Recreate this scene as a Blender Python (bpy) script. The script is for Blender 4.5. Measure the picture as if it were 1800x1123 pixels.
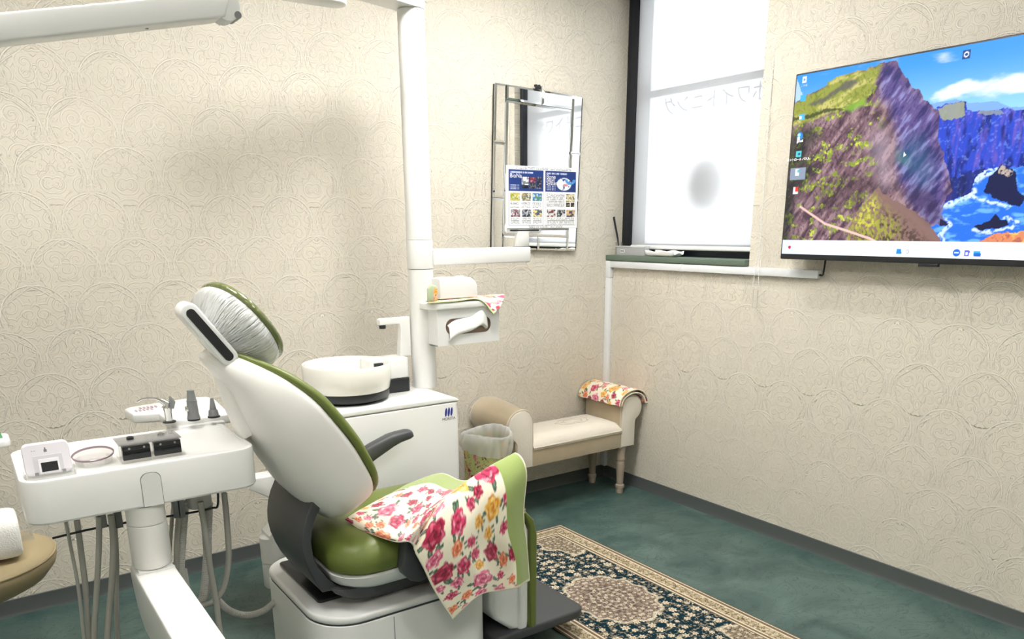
import bpy, bmesh, math, random
import numpy as np
from mathutils import Vector, Matrix

for o in list(bpy.data.objects): bpy.data.objects.remove(o)
SC = bpy.context.scene
COL = SC.collection
random.seed(7)
PI = math.pi

# ------------------------------------------------------------------ camera
# world: room corner at the origin, wall_left is the plane y=0, wall_right the plane x=0, metres
YAW, PITCH, ROLL, FPX, PPY = 0.9594914, -0.2824041, -0.0060357, 1374.487, 798.006
CAM = Vector((-3.37, -3.745, 1.6))
FW = Vector((math.cos(YAW)*math.cos(PITCH), math.sin(YAW)*math.cos(PITCH), math.sin(PITCH)))
_r = Vector((math.sin(YAW), -math.cos(YAW), 0)); _u = _r.cross(FW)
RT = math.cos(ROLL)*_r + math.sin(ROLL)*_u
UP = -math.sin(ROLL)*_r + math.cos(ROLL)*_u
cd = bpy.data.cameras.new('camera'); cam = bpy.data.objects.new('camera', cd); COL.objects.link(cam)
cd.sensor_fit = 'HORIZONTAL'; cd.sensor_width = 36.0
cd.lens = FPX/1800*36.0
cd.shift_y = (PPY-561.5)/1800
cd.clip_start = 0.05
M = Matrix((RT, UP, -FW)).transposed().to_4x4(); M.translation = CAM
cam.matrix_world = M
SC.camera = cam

def at(px, py, ax, val):
    """photo pixel -> point where its ray meets the plane coordinate[ax]=val"""
    d = FW + RT*((px-900)/FPX) - UP*((py-PPY)/FPX)
    return CAM + d*((val-CAM[ax])/d[ax])

# ------------------------------------------------------------------ world, exposure
w = bpy.data.worlds.new('world'); SC.world = w; w.use_nodes = True
w.node_tree.nodes['Background'].inputs[0].default_value = (0.94, 0.97, 1.0, 1)
w.node_tree.nodes['Background'].inputs[1].default_value = 1.2
vs = SC.view_settings
vs.view_transform = 'Standard'; vs.look = 'None'; vs.gamma = 1.0; vs.use_curve_mapping = False
vs.exposure = 0.38
CEIL = 3.0
# ceiling luminaires: x, y, size x, size y, strength
LAMPS = [(-1.80, -1.42, 0.40, 0.40, 66.0, 'square white ceiling light panel above the dental chair'),
         (-0.88, -0.85, 0.14, 0.14, 330.0, 'small square ceiling downlight above the corner bench'),
         (-3.35, -1.7, 0.60, 0.60, 28.0, 'square white ceiling light panel above the instrument tray'),
         (-1.5, -3.4, 0.60, 0.60, 21.0, 'square white ceiling light panel beyond the television'),
         (-3.5, -3.9, 0.60, 0.60, 16.0, 'square white ceiling light panel near the rear wall')]

# ------------------------------------------------------------------ materials
def s2l(c):
    return tuple((x/12.92 if x <= .04045 else ((x+.055)/1.055)**2.4) for x in c)
def rgb(r, g, b): return s2l((r/255, g/255, b/255))
MATS = {}
def mat(name, col, rough=.4, metal=0, spec=.5, bump=None, trans=0, alpha=1, emit=None, sheen=0, coat=0, var=None, ior=1.45):
    """plain principled material; bump=(scale, strength, detail); var=(scale, amount) colour grain"""
    if name in MATS: return MATS[name]
    m = bpy.data.materials.new(name); m.use_nodes = True; nt = m.node_tree
    b = nt.nodes['Principled BSDF']
    b.inputs['Base Color'].default_value = (*col, 1); b.inputs['Roughness'].default_value = rough
    b.inputs['Metallic'].default_value = metal; b.inputs['Specular IOR Level'].default_value = spec
    b.inputs['Transmission Weight'].default_value = trans; b.inputs['Alpha'].default_value = alpha
    b.inputs['IOR'].default_value = ior
    b.inputs['Sheen Weight'].default_value = sheen; b.inputs['Coat Weight'].default_value = coat
    if emit:
        b.inputs['Emission Color'].default_value = (*emit[0], 1); b.inputs['Emission Strength'].default_value = emit[1]
    tc = None
    if bump or var:
        tc = nt.nodes.new('ShaderNodeTexCoord')
    if bump:
        n = nt.nodes.new('ShaderNodeTexNoise'); n.inputs['Scale'].default_value = bump[0]
        n.inputs['Detail'].default_value = bump[2] if len(bump) > 2 else 3
        bp = nt.nodes.new('ShaderNodeBump'); bp.inputs['Strength'].default_value = bump[1]; bp.inputs['Distance'].default_value = .01
        nt.links.new(tc.outputs['Object'], n.inputs['Vector'])
        nt.links.new(n.outputs[0], bp.inputs['Height']); nt.links.new(bp.outputs[0], b.inputs['Normal'])
    if var:
        n = nt.nodes.new('ShaderNodeTexNoise'); n.inputs['Scale'].default_value = var[0]; n.inputs['Detail'].default_value = 4
        mx = nt.nodes.new('ShaderNodeMix'); mx.data_type = 'RGBA'
        mx.inputs[6].default_value = (*[c*(1-var[1]) for c in col], 1); mx.inputs[7].default_value = (*[min(1, c*(1+var[1])) for c in col], 1)
        nt.links.new(tc.outputs['Object'], n.inputs['Vector'])
        nt.links.new(n.outputs[0], mx.inputs[0]); nt.links.new(mx.outputs[2], b.inputs['Base Color'])
    MATS[name] = m; return m
def attr_mat(name, rough=.8, emit=0, sheen=0, bump=None, spec=.3):
    """colour printed on a fine mesh (vertex colour 'print')"""
    m = mat(name, (.5, .5, .5), rough, sheen=sheen, bump=bump, spec=spec); nt = m.node_tree
    b = nt.nodes['Principled BSDF']
    a = nt.nodes.new('ShaderNodeAttribute'); a.attribute_name = 'print'
    if emit:
        nt.links.new(a.outputs['Color'], b.inputs['Emission Color']); b.inputs['Emission Strength'].default_value = emit
        b.inputs['Base Color'].default_value = (.01, .01, .012, 1)
    else:
        nt.links.new(a.outputs['Color'], b.inputs['Base Color'])
    return m

class N:
    """tiny math-node helper"""
    def __init__(s, nt): s.nt = nt
    def m(s, op, a, b=None, c=None):
        n = s.nt.nodes.new('ShaderNodeMath'); n.operation = op
        for i, v in enumerate((a, b, c)):
            if v is None: continue
            if isinstance(v, (int, float)): n.inputs[i].default_value = v
            else: s.nt.links.new(v, n.inputs[i])
        return n.outputs[0]
    def ss(s, v, lo, hi, a=0., b=1.):
        n = s.nt.nodes.new('ShaderNodeMapRange'); n.interpolation_type = 'SMOOTHSTEP'
        s.nt.links.new(v, n.inputs[0])
        for i, x in enumerate((lo, hi, a, b)): n.inputs[i+1].default_value = x
        return n.outputs[0]

def wallpaper(name, ax):
    """cream embossed wallpaper: scallop rows of ringed medallions filled with scroll work"""
    m = bpy.data.materials.new(name); m.use_nodes = True; nt = m.node_tree; k = N(nt); L = nt.links
    b = nt.nodes['Principled BSDF']
    geo = nt.nodes.new('ShaderNodeNewGeometry'); sp = nt.nodes.new('ShaderNodeSeparateXYZ'); L.new(geo.outputs['Position'], sp.inputs[0])
    U, V = sp.outputs[ax], sp.outputs[2]
    PU, PV = .27, .36
    def ringset(ou, ov):
        u = k.m('MULTIPLY', k.m('SUBTRACT', k.m('FRACT', k.m('ADD', k.m('DIVIDE', U, PU), ou)), .5), PU)
        v = k.m('MULTIPLY', k.m('SUBTRACT', k.m('FRACT', k.m('ADD', k.m('DIVIDE', V, PV), ov)), .5), PV)
        r = k.m('SQRT', k.m('ADD', k.m('MULTIPLY', u, u), k.m('MULTIPLY', v, v)))
        up = k.ss(v, -.05, 0.0)
        l1 = k.ss(k.m('ABSOLUTE', k.m('SUBTRACT', r, .125)), .0022, .0042, 1, 0)
        th = k.m('ARCTAN2', u, v)
        wav = k.m('MULTIPLY', k.m('ABSOLUTE', k.m('SINE', k.m('MULTIPLY', th, 2.5))), .02)
        l2 = k.ss(k.m('ABSOLUTE', k.m('SUBTRACT', r, k.m('SUBTRACT', .121, wav))), .0016, .0034, 1, 0)
        # heart-like flower in the middle
        fl = k.m('ADD', .028, k.m('MULTIPLY', k.m('ABSOLUTE', k.m('COSINE', k.m('MULTIPLY', th, 2.5))), .02))
        l3 = k.ss(k.m('ABSOLUTE', k.m('SUBTRACT', r, fl)), .0016, .0034, 1, 0)
        return k.m('MAXIMUM', k.m('MULTIPLY', k.m('MAXIMUM', l1, l2), up), l3), r
    ra, r1 = ringset(0, 0); rb, r2 = ringset(.5, .5)
    cb = nt.nodes.new('ShaderNodeCombineXYZ'); L.new(k.m('PINGPONG', U, PU/2), cb.inputs[0]); L.new(V, cb.inputs[1])
    def scroll(scale, pitch, rnd, w):
        vo = nt.nodes.new('ShaderNodeTexVoronoi'); vo.voronoi_dimensions = '2D'; vo.inputs['Scale'].default_value = scale; vo.inputs['Randomness'].default_value = rnd
        L.new(cb.outputs[0], vo.inputs['Vector'])
        sub = nt.nodes.new('ShaderNodeVectorMath'); sub.operation = 'SUBTRACT'
        L.new(cb.outputs[0], sub.inputs[0]); L.new(vo.outputs['Position'], sub.inputs[1])
        s2 = nt.nodes.new('ShaderNodeSeparateXYZ'); L.new(sub.outputs[0], s2.inputs[0])
        th = k.m('ARCTAN2', s2.outputs[0], s2.outputs[1])
        rr = k.m('SQRT', k.m('ADD', k.m('MULTIPLY', s2.outputs[0], s2.outputs[0]), k.m('MULTIPLY', s2.outputs[1], s2.outputs[1])))
        s3 = nt.nodes.new('ShaderNodeSeparateColor'); L.new(vo.outputs['Color'], s3.inputs[0])
        sgn = k.m('SUBTRACT', k.m('MULTIPLY', k.m('GREATER_THAN', s3.outputs[0], .5), 2), 1)
        ph = k.m('ADD', k.m('ADD', k.m('MULTIPLY', th, sgn), k.m('MULTIPLY', rr, 2*PI/pitch)), k.m('MULTIPLY', s3.outputs[1], 6.28))
        return k.ss(k.m('COSINE', ph), w, w+.25)
    sc1 = scroll(15, .023, .75, .5); sc2 = scroll(30, .0165, .7, .45)
    inside = k.m('MAXIMUM', k.ss(r1, .10, .11, 1, 0), k.ss(r2, .10, .11, 1, 0))
    scr = k.m('ADD', k.m('MULTIPLY', sc1, inside), k.m('MULTIPLY', sc2, k.m('SUBTRACT', 1, inside)))
    H = k.m('MAXIMUM', k.m('MAXIMUM', ra, rb), k.m('MULTIPLY', scr, .8))
    ns = nt.nodes.new('ShaderNodeTexNoise'); ns.inputs['Scale'].default_value = 300; L.new(geo.outputs['Position'], ns.inputs['Vector'])
    H2 = k.m('ADD', H, k.m('MULTIPLY', ns.outputs[0], .12))
    bp = nt.nodes.new('ShaderNodeBump'); bp.inputs['Strength'].default_value = .9; bp.inputs['Distance'].default_value = .0075
    L.new(H2, bp.inputs['Height']); L.new(bp.outputs[0], b.inputs['Normal'])
    mx = nt.nodes.new('ShaderNodeMix'); mx.data_type = 'RGBA'
    mx.inputs[6].default_value = (*rgb(214, 207, 192), 1); mx.inputs[7].default_value = (*rgb(225, 219, 206), 1)
    L.new(H, mx.inputs[0]); L.new(mx.outputs[2], b.inputs['Base Color'])
    L.new(k.ss(H, .2, .8, .46, .28), b.inputs['Roughness'])
    b.inputs['Specular IOR Level'].default_value = .35
    return m

def floor_mat():
    m = bpy.data.materials.new('green_marbled_vinyl'); m.use_nodes = True; nt = m.node_tree; L = nt.links; k = N(nt)
    b = nt.nodes['Principled BSDF']; geo = nt.nodes.new('ShaderNodeNewGeometry')
    mp = nt.nodes.new('ShaderNodeMapping'); mp.inputs['Rotation'].default_value = (0, 0, .6); mp.inputs['Scale'].default_value = (1, 1.35, 1)
    L.new(geo.outputs['Position'], mp.inputs[0])
    n1 = nt.nodes.new('ShaderNodeTexNoise'); n1.inputs['Scale'].default_value = 2.6; n1.inputs['Detail'].default_value = 8; n1.inputs['Roughness'].default_value = .62; n1.inputs['Distortion'].default_value = 1.2
    n2 = nt.nodes.new('ShaderNodeTexNoise'); n2.inputs['Scale'].default_value = 5; n2.inputs['Detail'].default_value = 6; n2.inputs['Distortion'].default_value = 2.5
    L.new(mp.outputs[0], n1.inputs['Vector']); L.new(mp.outputs[0], n2.inputs['Vector'])
    cr = nt.nodes.new('ShaderNodeValToRGB'); e = cr.color_ramp
    e.elements[0].position = .3; e.elements[0].color = (*rgb(46, 72, 70), 1); e.elements[1].position = .72; e.elements[1].color = (*rgb(92, 114, 108), 1)
    L.new(n1.outputs[0], cr.inputs[0])
    vein = k.ss(k.m('ABSOLUTE', k.m('SUBTRACT', n2.outputs[0], .5)), .0, .022, .5, 0)
    mx = nt.nodes.new('ShaderNodeMix'); mx.data_type = 'RGBA'; L.new(vein, mx.inputs[0]); L.new(cr.outputs[0], mx.inputs[6]); mx.inputs[7].default_value = (*rgb(28, 52, 52), 1)
    L.new(mx.outputs[2], b.inputs['Base Color']); b.inputs['Roughness'].default_value = .38; b.inputs['Specular IOR Level'].default_value = .4
    return m

WHITE = mat('white_plastic', (.80, .80, .78), .28, coat=.15)
WHITE2 = mat('soft_white_plastic', (.78, .78, .765), .42)
WARM = mat('warm_white_plastic', (.80, .79, .75), .35)
GREEN = mat('olive_green_leather', rgb(106, 118, 56), .38, bump=(260, .06))
DARK = mat('charcoal_plastic', rgb(66, 68, 70), .45, bump=(400, .05))
BLACK = mat('black_plastic', rgb(34, 36, 38), .35)
FRAMEB = mat('black_navy_aluminium', rgb(20, 24, 34), .4)
CHROME = mat('chrome', (.72, .72, .72), .15, metal=1)
STEEL = mat('brushed_steel', (.5, .47, .43), .35, metal=1)
BEIGE = mat('beige_velvet', rgb(176, 160, 132), .8, sheen=.6, bump=(120, .12), var=(14, .10))
CREAM = mat('cream_velvet', rgb(226, 218, 204), .8, sheen=.5, bump=(90, .12), var=(9, .06))
PIPING = mat('cream_piping', rgb(206, 196, 178), .8)
LEGWOOD = mat('greige_painted_wood', rgb(158, 144, 128), .5, var=(40, .1))
BASEB = mat('grey_vinyl_baseboard', rgb(82, 86, 85), .45)
DUCT = mat('white_cable_duct', rgb(222, 224, 226), .4)
SILLM = mat('grey_green_sill', rgb(96, 112, 98), .45, var=(30, .08))
HOSE = mat('grey_hose', rgb(168, 166, 158), .5)
HOSE2 = mat('corrugated_hose', rgb(186, 184, 178), .45)
CLEAR = mat('clear_acrylic', (.95, .96, .96), .06, trans=.95, alpha=.35)
FROST = mat('frosted_plastic', (.86, .88, .9), .3, trans=.5, alpha=.6)
PAPER = mat('white_paper', (.86, .86, .86), .7)
TISSUE = mat('tissue_paper', (.88, .88, .86), .9, bump=(40, .25))
CERAMIC = mat('cream_ceramic', (.80, .79, .73), .22, coat=.3)
MIRROR = mat('mirror_glass', (.93, .94, .94), .015, metal=1)
NAVY = mat('navy_ink', rgb(46, 60, 130), .5)
INK = mat('grey_ink', rgb(60, 60, 66), .6)
GREYP = mat('grey_plastic', rgb(120, 122, 122), .4)
WALLL = wallpaper('cream_embossed_wallpaper_left', 0)
WALLR = wallpaper('cream_embossed_wallpaper_right', 1)
FLOORM = floor_mat()
PLAIN = mat('plain_plaster', rgb(232, 228, 218), .8)

# ------------------------------------------------------------------ mesh helpers
def tag(o, label=None, cat=None, group=None, kind=None):
    for k_, v in (('label', label), ('category', cat), ('group', group), ('kind', kind)):
        if v: o[k_] = v
    return o
def root_loc(p):
    while p is not None and p.parent is not None: p = p.parent
    return Vector(p.location) if p is not None else Vector((0, 0, 0))
def obj(name, bm, m, parent=None, ang=38, flat=False):
    """bmesh in world coordinates -> one mesh object"""
    me = bpy.data.meshes.new(name)
    bmesh.ops.recalc_face_normals(bm, faces=bm.faces)
    off = root_loc(parent)
    if parent is None:
        xs = [v.co for v in bm.verts]
        off = Vector(((min(v.x for v in xs)+max(v.x for v in xs))/2, (min(v.y for v in xs)+max(v.y for v in xs))/2, min(v.z for v in xs)))
    for v in bm.verts: v.co -= off
    bm.to_mesh(me); bm.free()
    if not flat:
        me.polygons.foreach_set('use_smooth', [True]*len(me.polygons)); me.set_sharp_from_angle(angle=math.radians(ang))
    if m: me.materials.append(m)
    o = bpy.data.objects.new(name, me); COL.objects.link(o)
    if parent is not None: o.parent = parent
    else: o.location = off
    return o
def thing(name, label, cat, loc, group=None):
    o = bpy.data.objects.new(name, None); COL.objects.link(o); o.location = loc; o.empty_display_size = .05
    return tag(o, label, cat, group)
def struct(name, bm, m, label, cat):
    o = obj(name, bm, m); o['kind'] = 'structure'; o['label'] = label; o['category'] = cat; return o
def new(): return bmesh.new()
def bev(bm, edges, r, seg=3):
    if r > 0: bmesh.ops.bevel(bm, geom=edges, offset=r, segments=seg, affect='EDGES', profile=.5, clamp_overlap=True)
def box(lo, hi, r=0, seg=2, bm=None):
    b = new()
    bmesh.ops.create_cube(b, size=1)
    for v in b.verts: v.co = Vector([lo[i]+(hi[i]-lo[i])*(v.co[i]+.5) for i in range(3)])
    bev(b, b.edges[:], r, seg)
    return join(bm, b)
def join(bm, b):
    if bm is None: return b
    mp = {v: bm.verts.new(v.co) for v in b.verts}
    for f in b.faces:
        try: bm.faces.new([mp[v] for v in f.verts])
        except ValueError: pass
    b.free(); return bm
def ax3(axis, p, a):
    return Vector((a, p[0], p[1])) if axis == 'x' else Vector((p[0], a, p[1])) if axis == 'y' else Vector((p[0], p[1], a))
def prism(poly, axis, a0, a1, r=0, seg=3, bm=None):
    b = new()
    v0 = [b.verts.new(ax3(axis, p, a0)) for p in poly]; v1 = [b.verts.new(ax3(axis, p, a1)) for p in poly]
    n = len(poly); f0 = b.faces.new(v0[::-1]); f1 = b.faces.new(v1)
    for i in range(n): b.faces.new((v0[i], v0[(i+1) % n], v1[(i+1) % n], v1[i]))
    bmesh.ops.recalc_face_normals(b, faces=b.faces)
    bev(b, list(set(f0.edges[:]+f1.edges[:])), r, seg)
    return join(bm, b)
def rrect(x0, y0, x1, y1, r, n=6):
    """rounded rectangle polygon; r a number or four radii (x0y0, x1y0, x1y1, x0y1)"""
    rr = [r]*4 if isinstance(r, (int, float)) else r
    out = []
    for (cx, cy, a0, q) in ((x0, y0, PI, rr[0]), (x1, y0, 1.5*PI, rr[1]), (x1, y1, 0, rr[2]), (x0, y1, .5*PI, rr[3])):
        sx = cx+q if cx == x0 else cx-q; sy = cy+q if cy == y0 else cy-q
        if q <= 0: out.append((cx, cy)); continue
        for i in range(n+1):
            a = a0+i/n*PI/2; out.append((sx+q*math.cos(a), sy+q*math.sin(a)))
    return out
def loft(rings, cap=True, closed=True, bm=None):
    b = new(); R = [[b.verts.new(p) for p in r] for r in rings]; n = len(R[0])
    for i in range(len(R)-1):
        for j in range(n if closed else n-1):
            b.faces.new((R[i][j], R[i][(j+1) % n], R[i+1][(j+1) % n], R[i+1][j]))
    if cap and closed: b.faces.new(R[0][::-1]); b.faces.new(R[-1])
    return join(bm, b)
def lathe(prof, c, n=32, bm=None, cap=True, sx=1, sy=1):
    """profile [(r, z)...] about the vertical through c"""
    return loft([[Vector((c[0]+sx*r*math.cos(2*PI*j/n), c[1]+sy*r*math.sin(2*PI*j/n), c[2]+z)) for j in range(n)] for r, z in prof], cap=cap, bm=bm)
def catmull(pts, n=8):
    pts = [Vector(p) for p in pts]; P = [pts[0]*2-pts[1]]+pts+[pts[-1]*2-pts[-2]]; out = []
    for i in range(1, len(P)-2):
        for k_ in range(n):
            t = k_/n; a, b_, c_, d = P[i-1], P[i], P[i+1], P[i+2]
            out.append(.5*((2*b_)+(c_-a)*t+(2*a-5*b_+4*c_-d)*t*t+(3*b_-a-3*c_+d)*t**3))
    out.append(pts[-1]); return out
def tube(path, r, n=10, bm=None, cap=True):
    path = [Vector(p) for p in path]; rings = []; N0 = None
    for i, p in enumerate(path):
        t = (path[min(i+1, len(path)-1)]-path[max(i-1, 0)]).normalized()
        if N0 is None:
            N0 = t.orthogonal().normalized()
        else:
            N0 = (N0 - t*N0.dot(t)); N0 = N0.normalized() if N0.length > 1e-6 else t.orthogonal().normalized()
        B = t.cross(N0); q = r[i] if isinstance(r, (list, tuple)) else r
        rings.append([p+N0*(q*math.cos(2*PI*j/n))+B*(q*math.sin(2*PI*j/n)) for j in range(n)])
    return loft(rings, cap=cap, bm=bm)
def resample(path, step):
    path = [Vector(p) for p in path]; out = [path[0]]; acc = 0
    for a, b in zip(path, path[1:]):
        L = (b-a).length; d = step-acc
        while d <= L:
            out.append(a+(b-a)*(d/L)); d += step
        acc = L-(d-step)
    return out
def cyl(a, b, r, n=20, bm=None): return tube([a, b], r, n, bm)
def bicubic(ctrl, nu, nv):
    """Catmull-Rom surface through a control grid (rows x cols of Vector) -> array rows of Vector"""
    rows = [catmull(r, nv) for r in ctrl]
    cols = [catmull([rows[i][j] for i in range(len(rows))], nu) for j in range(len(rows[0]))]
    return [[cols[j][i] for j in range(len(cols))] for i in range(len(cols[0]))]
def gridmesh(name, P, m, parent=None, colors=None, thick=0, flat=False):
    """P: (nu, nv, 3) array; colors (nu, nv, 3) linear -> 'print' attribute"""
    P = np.asarray(P, float); nu, nv = P.shape[:2]
    off = root_loc(parent) if parent is not None else Vector(((P[..., 0].min()+P[..., 0].max())/2, (P[..., 1].min()+P[..., 1].max())/2, P[..., 2].min()))
    V = (P-np.array(off)).reshape(-1, 3)
    i, j = np.meshgrid(np.arange(nu-1), np.arange(nv-1), indexing='ij'); a = (i*nv+j).ravel()
    F = np.stack([a, a+nv, a+nv+1, a+1], 1)
    me = bpy.data.meshes.new(name)
    me.vertices.add(len(V)); me.vertices.foreach_set('co', V.ravel())
    me.loops.add(F.size); me.loops.foreach_set('vertex_index', F.ravel().astype(np.int32))
    me.polygons.add(len(F)); me.polygons.foreach_set('loop_start', np.arange(0, F.size, 4, dtype=np.int32))
    me.update(calc_edges=True); me.validate()
    if colors is not None:
        ca = me.color_attributes.new('print', 'FLOAT_COLOR', 'POINT')
        C4 = np.ones((len(V), 4), np.float32); C4[:, :3] = np.asarray(colors).reshape(-1, 3)
        ca.data.foreach_set('color', C4.ravel())
    if not flat: me.polygons.foreach_set('use_smooth', [True]*len(me.polygons))
    me.materials.append(m)
    o = bpy.data.objects.new(name, me); COL.objects.link(o)
    if parent is not None: o.parent = parent
    else: o.location = off
    if thick:
        md = o.modifiers.new('thickness', 'SOLIDIFY'); md.thickness = thick; md.offset = 0
    return o
def text(name, body, size, origin, xdir, ydir, m, parent, align='LEFT', depth=0.0):
    c = bpy.data.curves.new(name, 'FONT'); c.body = body; c.size = size; c.align_x = align; c.extrude = depth
    t = bpy.data.objects.new(name+'_tmp', c); COL.objects.link(t); bpy.context.view_layer.update()
    me = bpy.data.meshes.new_from_object(t.evaluated_get(bpy.context.evaluated_depsgraph_get()))
    bpy.data.objects.remove(t); me.name = name
    X, Y = Vector(xdir).normalized(), Vector(ydir).normalized(); Z = X.cross(Y); off = root_loc(parent)
    for v in me.vertices:
        v.co = Vector(origin)+X*v.co.x+Y*v.co.y+Z*v.co.z-off
    me.materials.clear(); me.materials.append(m)
    o = bpy.data.objects.new(name, me); COL.objects.link(o); o.parent = parent
    return o

# ------------------------------------------------------------------ numpy painting helpers (flat print)
def h2(ix, iy, s=0):
    n = (ix.astype(np.int64)*374761393+iy.astype(np.int64)*668265263+s*974634497) & 0x7fffffff
    n = ((n ^ (n >> 13))*1274126177) & 0x7fffffff
    return ((n ^ (n >> 16)) & 0xffff)/65535.0
def vn(x, y, s=0):
    ix, iy = np.floor(x), np.floor(y); fx, fy = x-ix, y-iy
    fx = fx*fx*(3-2*fx); fy = fy*fy*(3-2*fy)
    return (h2(ix, iy, s)*(1-fx)+h2(ix+1, iy, s)*fx)*(1-fy)+(h2(ix, iy+1, s)*(1-fx)+h2(ix+1, iy+1, s)*fx)*fy
def fbm(x, y, o=5, s=0):
    r = 0; a = .5
    for i in range(o): r = r+a*vn(x*2**i, y*2**i, s+i); a *= .5
    return r/(1-.5**o)
def sm(x, a, b):
    t = np.clip((x-a)/(b-a), 0, 1); return t*t*(3-2*t)
def mixc(C, col, m):
    C[...] = C*(1-m[..., None])+np.asarray(col)*m[..., None]
def poly_mask(X, Y, pts):
    ins = np.zeros(X.shape, bool); n = len(pts); j = n-1
    for i in range(n):
        xi, yi = pts[i]; xj, yj = pts[j]
        c = ((yi > Y) != (yj > Y)) & (X < (xj-xi)*(Y-yi)/((yj-yi) if yj != yi else 1e-9)+xi)
        ins ^= c; j = i
    return ins
def seg_dist(X, Y, a, b):
    dx, dy = b[0]-a[0], b[1]-a[1]; t = np.clip(((X-a[0])*dx+(Y-a[1])*dy)/(dx*dx+dy*dy+1e-12), 0, 1)
    return np.hypot(X-a[0]-t*dx, Y-a[1]-t*dy)
ROSES = [(rgb(214, 62, 104), rgb(126, 14, 46), rgb(246, 178, 190)), (rgb(232, 120, 150), rgb(170, 40, 84), rgb(252, 214, 216)),
         (rgb(238, 138, 96), rgb(196, 74, 48), rgb(252, 208, 168)), (rgb(242, 182, 76), rgb(206, 116, 40), rgb(252, 226, 150)),
         (rgb(178, 32, 70), rgb(96, 10, 36), rgb(222, 110, 134))]
def floral(S, T, seed=1, dens=1.0, scale=1.0, base=(246, 238, 214)):
    """rose print on cream cloth; S, T in metres"""
    rnd = random.Random(seed); C = np.empty(S.shape+(3,)); C[...] = rgb(*base)
    s0, s1, t0, t1 = S.min(), S.max(), T.min(), T.max(); pts = []
    for _ in range(int(6000*dens)):
        p = (rnd.uniform(s0, s1), rnd.uniform(t0, t1)); r = rnd.choice((.040, .034, .030, .024, .018))*scale
        if all(math.hypot(p[0]-q[0], p[1]-q[1]) > (r+q[2])*.98 for q in pts): pts.append((*p, r))
        if len(pts) > 260: break
    for (x, y, r) in pts:
        near = (np.abs(S-x) < r*2) & (np.abs(T-y) < r*2)
        if not near.any(): continue
        s, t = S[near]-x, T[near]-y; c = C[near]
        for _ in range(rnd.choice((2, 3, 4))):      # leaves
            a = rnd.uniform(0, 6.28); cx, cy = math.cos(a)*r*1.05, math.sin(a)*r*1.05; a += rnd.uniform(-.7, .7)
            lu = (s-cx)*math.cos(a)+(t-cy)*math.sin(a); lv = -(s-cx)*math.sin(a)+(t-cy)*math.cos(a)
            q = (lu/(r*.42))**2+(lv/(r*.17))**2
            mixc(c, rgb(62, 92, 74), sm(q, 1.1, .7)); mixc(c, rgb(150, 172, 140), sm(q, .25, .05)*.6)
        k_ = rnd.choice(ROSES); th = np.arctan2(t, s); ph = rnd.uniform(0, 6.28)
        d = np.hypot(s, t)/(r*(.86+.09*np.cos(5*th+ph)+.05*np.cos(9*th+2*ph)))
        ins = sm(d, 1.02, .93)
        mixc(c, k_[0], ins)
        pet = np.sin(th*3+d*7+ph)*.5+.5
        mixc(c, k_[2], ins*sm(pet, .6, .95)*sm(d, .25, .5)*.85)
        mixc(c, k_[1], ins*sm(np.sin(th*2-d*11+ph), .35, .85)*.8)
        mixc(c, k_[1], sm(d, .26, .12)*.8)
        C[near] = c
    return C

# ================================================================== THE SETTING
XW, YW = -5.2, -5.6
WY1, WZ0, WZ1 = -1.067, 1.40, 2.94       # window opening in wall_right: y WY1..0, z WZ0..WZ1
struct('floor', box((XW-.1, YW-.1, -.1), (.3, .12, 0)), FLOORM, 'dark green marbled vinyl floor', 'floor')
struct('wall_left', box((XW, 0, 0), (.30, .12, CEIL)), WALLL, 'cream wall with embossed scroll wallpaper behind the dental unit', 'wall')
bm = box((0, YW, 0), (.25, 0, WZ0)); box((0, YW, WZ0), (.25, WY1, CEIL), bm=bm); box((0, WY1, WZ1), (.25, 0, CEIL), bm=bm)
struct('wall_right', bm, WALLR, 'cream embossed wall holding the window and the television', 'wall')
struct('wall_front', box((XW-.12, YW, 0), (XW, .12, CEIL)), PLAIN, 'plain cream side wall', 'wall')
struct('wall_back', box((XW, YW-.12, 0), (.25, YW, CEIL)), PLAIN, 'plain cream rear wall', 'wall')
struct('ceiling', box((XW, YW, CEIL), (.3, .12, CEIL+.1)), mat('white_ceiling', (.82, .82, .8), .9), 'white ceiling', 'ceiling')
def skirting(p0, p1, axis):
    prof = [(0, 0), (-.011, 0), (-.009, .004), (-.006, .012), (-.005, .073), (-.003, .075), (0, .075)]
    return prism([(a, z) for a, z in prof], axis, p0, p1)
struct('baseboard_left', skirting(XW, 0, 'x'), BASEB, 'grey vinyl baseboard under the left wall', 'baseboard')
struct('baseboard_right', skirting(YW, 0, 'y'), BASEB, 'grey vinyl baseboard under the window wall', 'baseboard')
# cable duct: along the wall under the sill, then down the corner
dr = .028
bm = box((-dr, -1.49, 1.358), (0, -.0005, 1.396), .003); box((-dr, -.040, .076), (0, -.0005, 1.30), .003, bm=bm)
t1 = struct('trim_1', bm, DUCT, 'white cable duct running under the sill and down the corner', 'cable duct')
obj('corner_cover', box((-dr-.002, -.043, 1.296), (0, -.0005, 1.398), .003), DUCT, t1)
obj('duct_joint', box((-dr-.0015, -.63, 1.3565), (0, -.618, 1.3975), .002), DUCT, t1)

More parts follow.
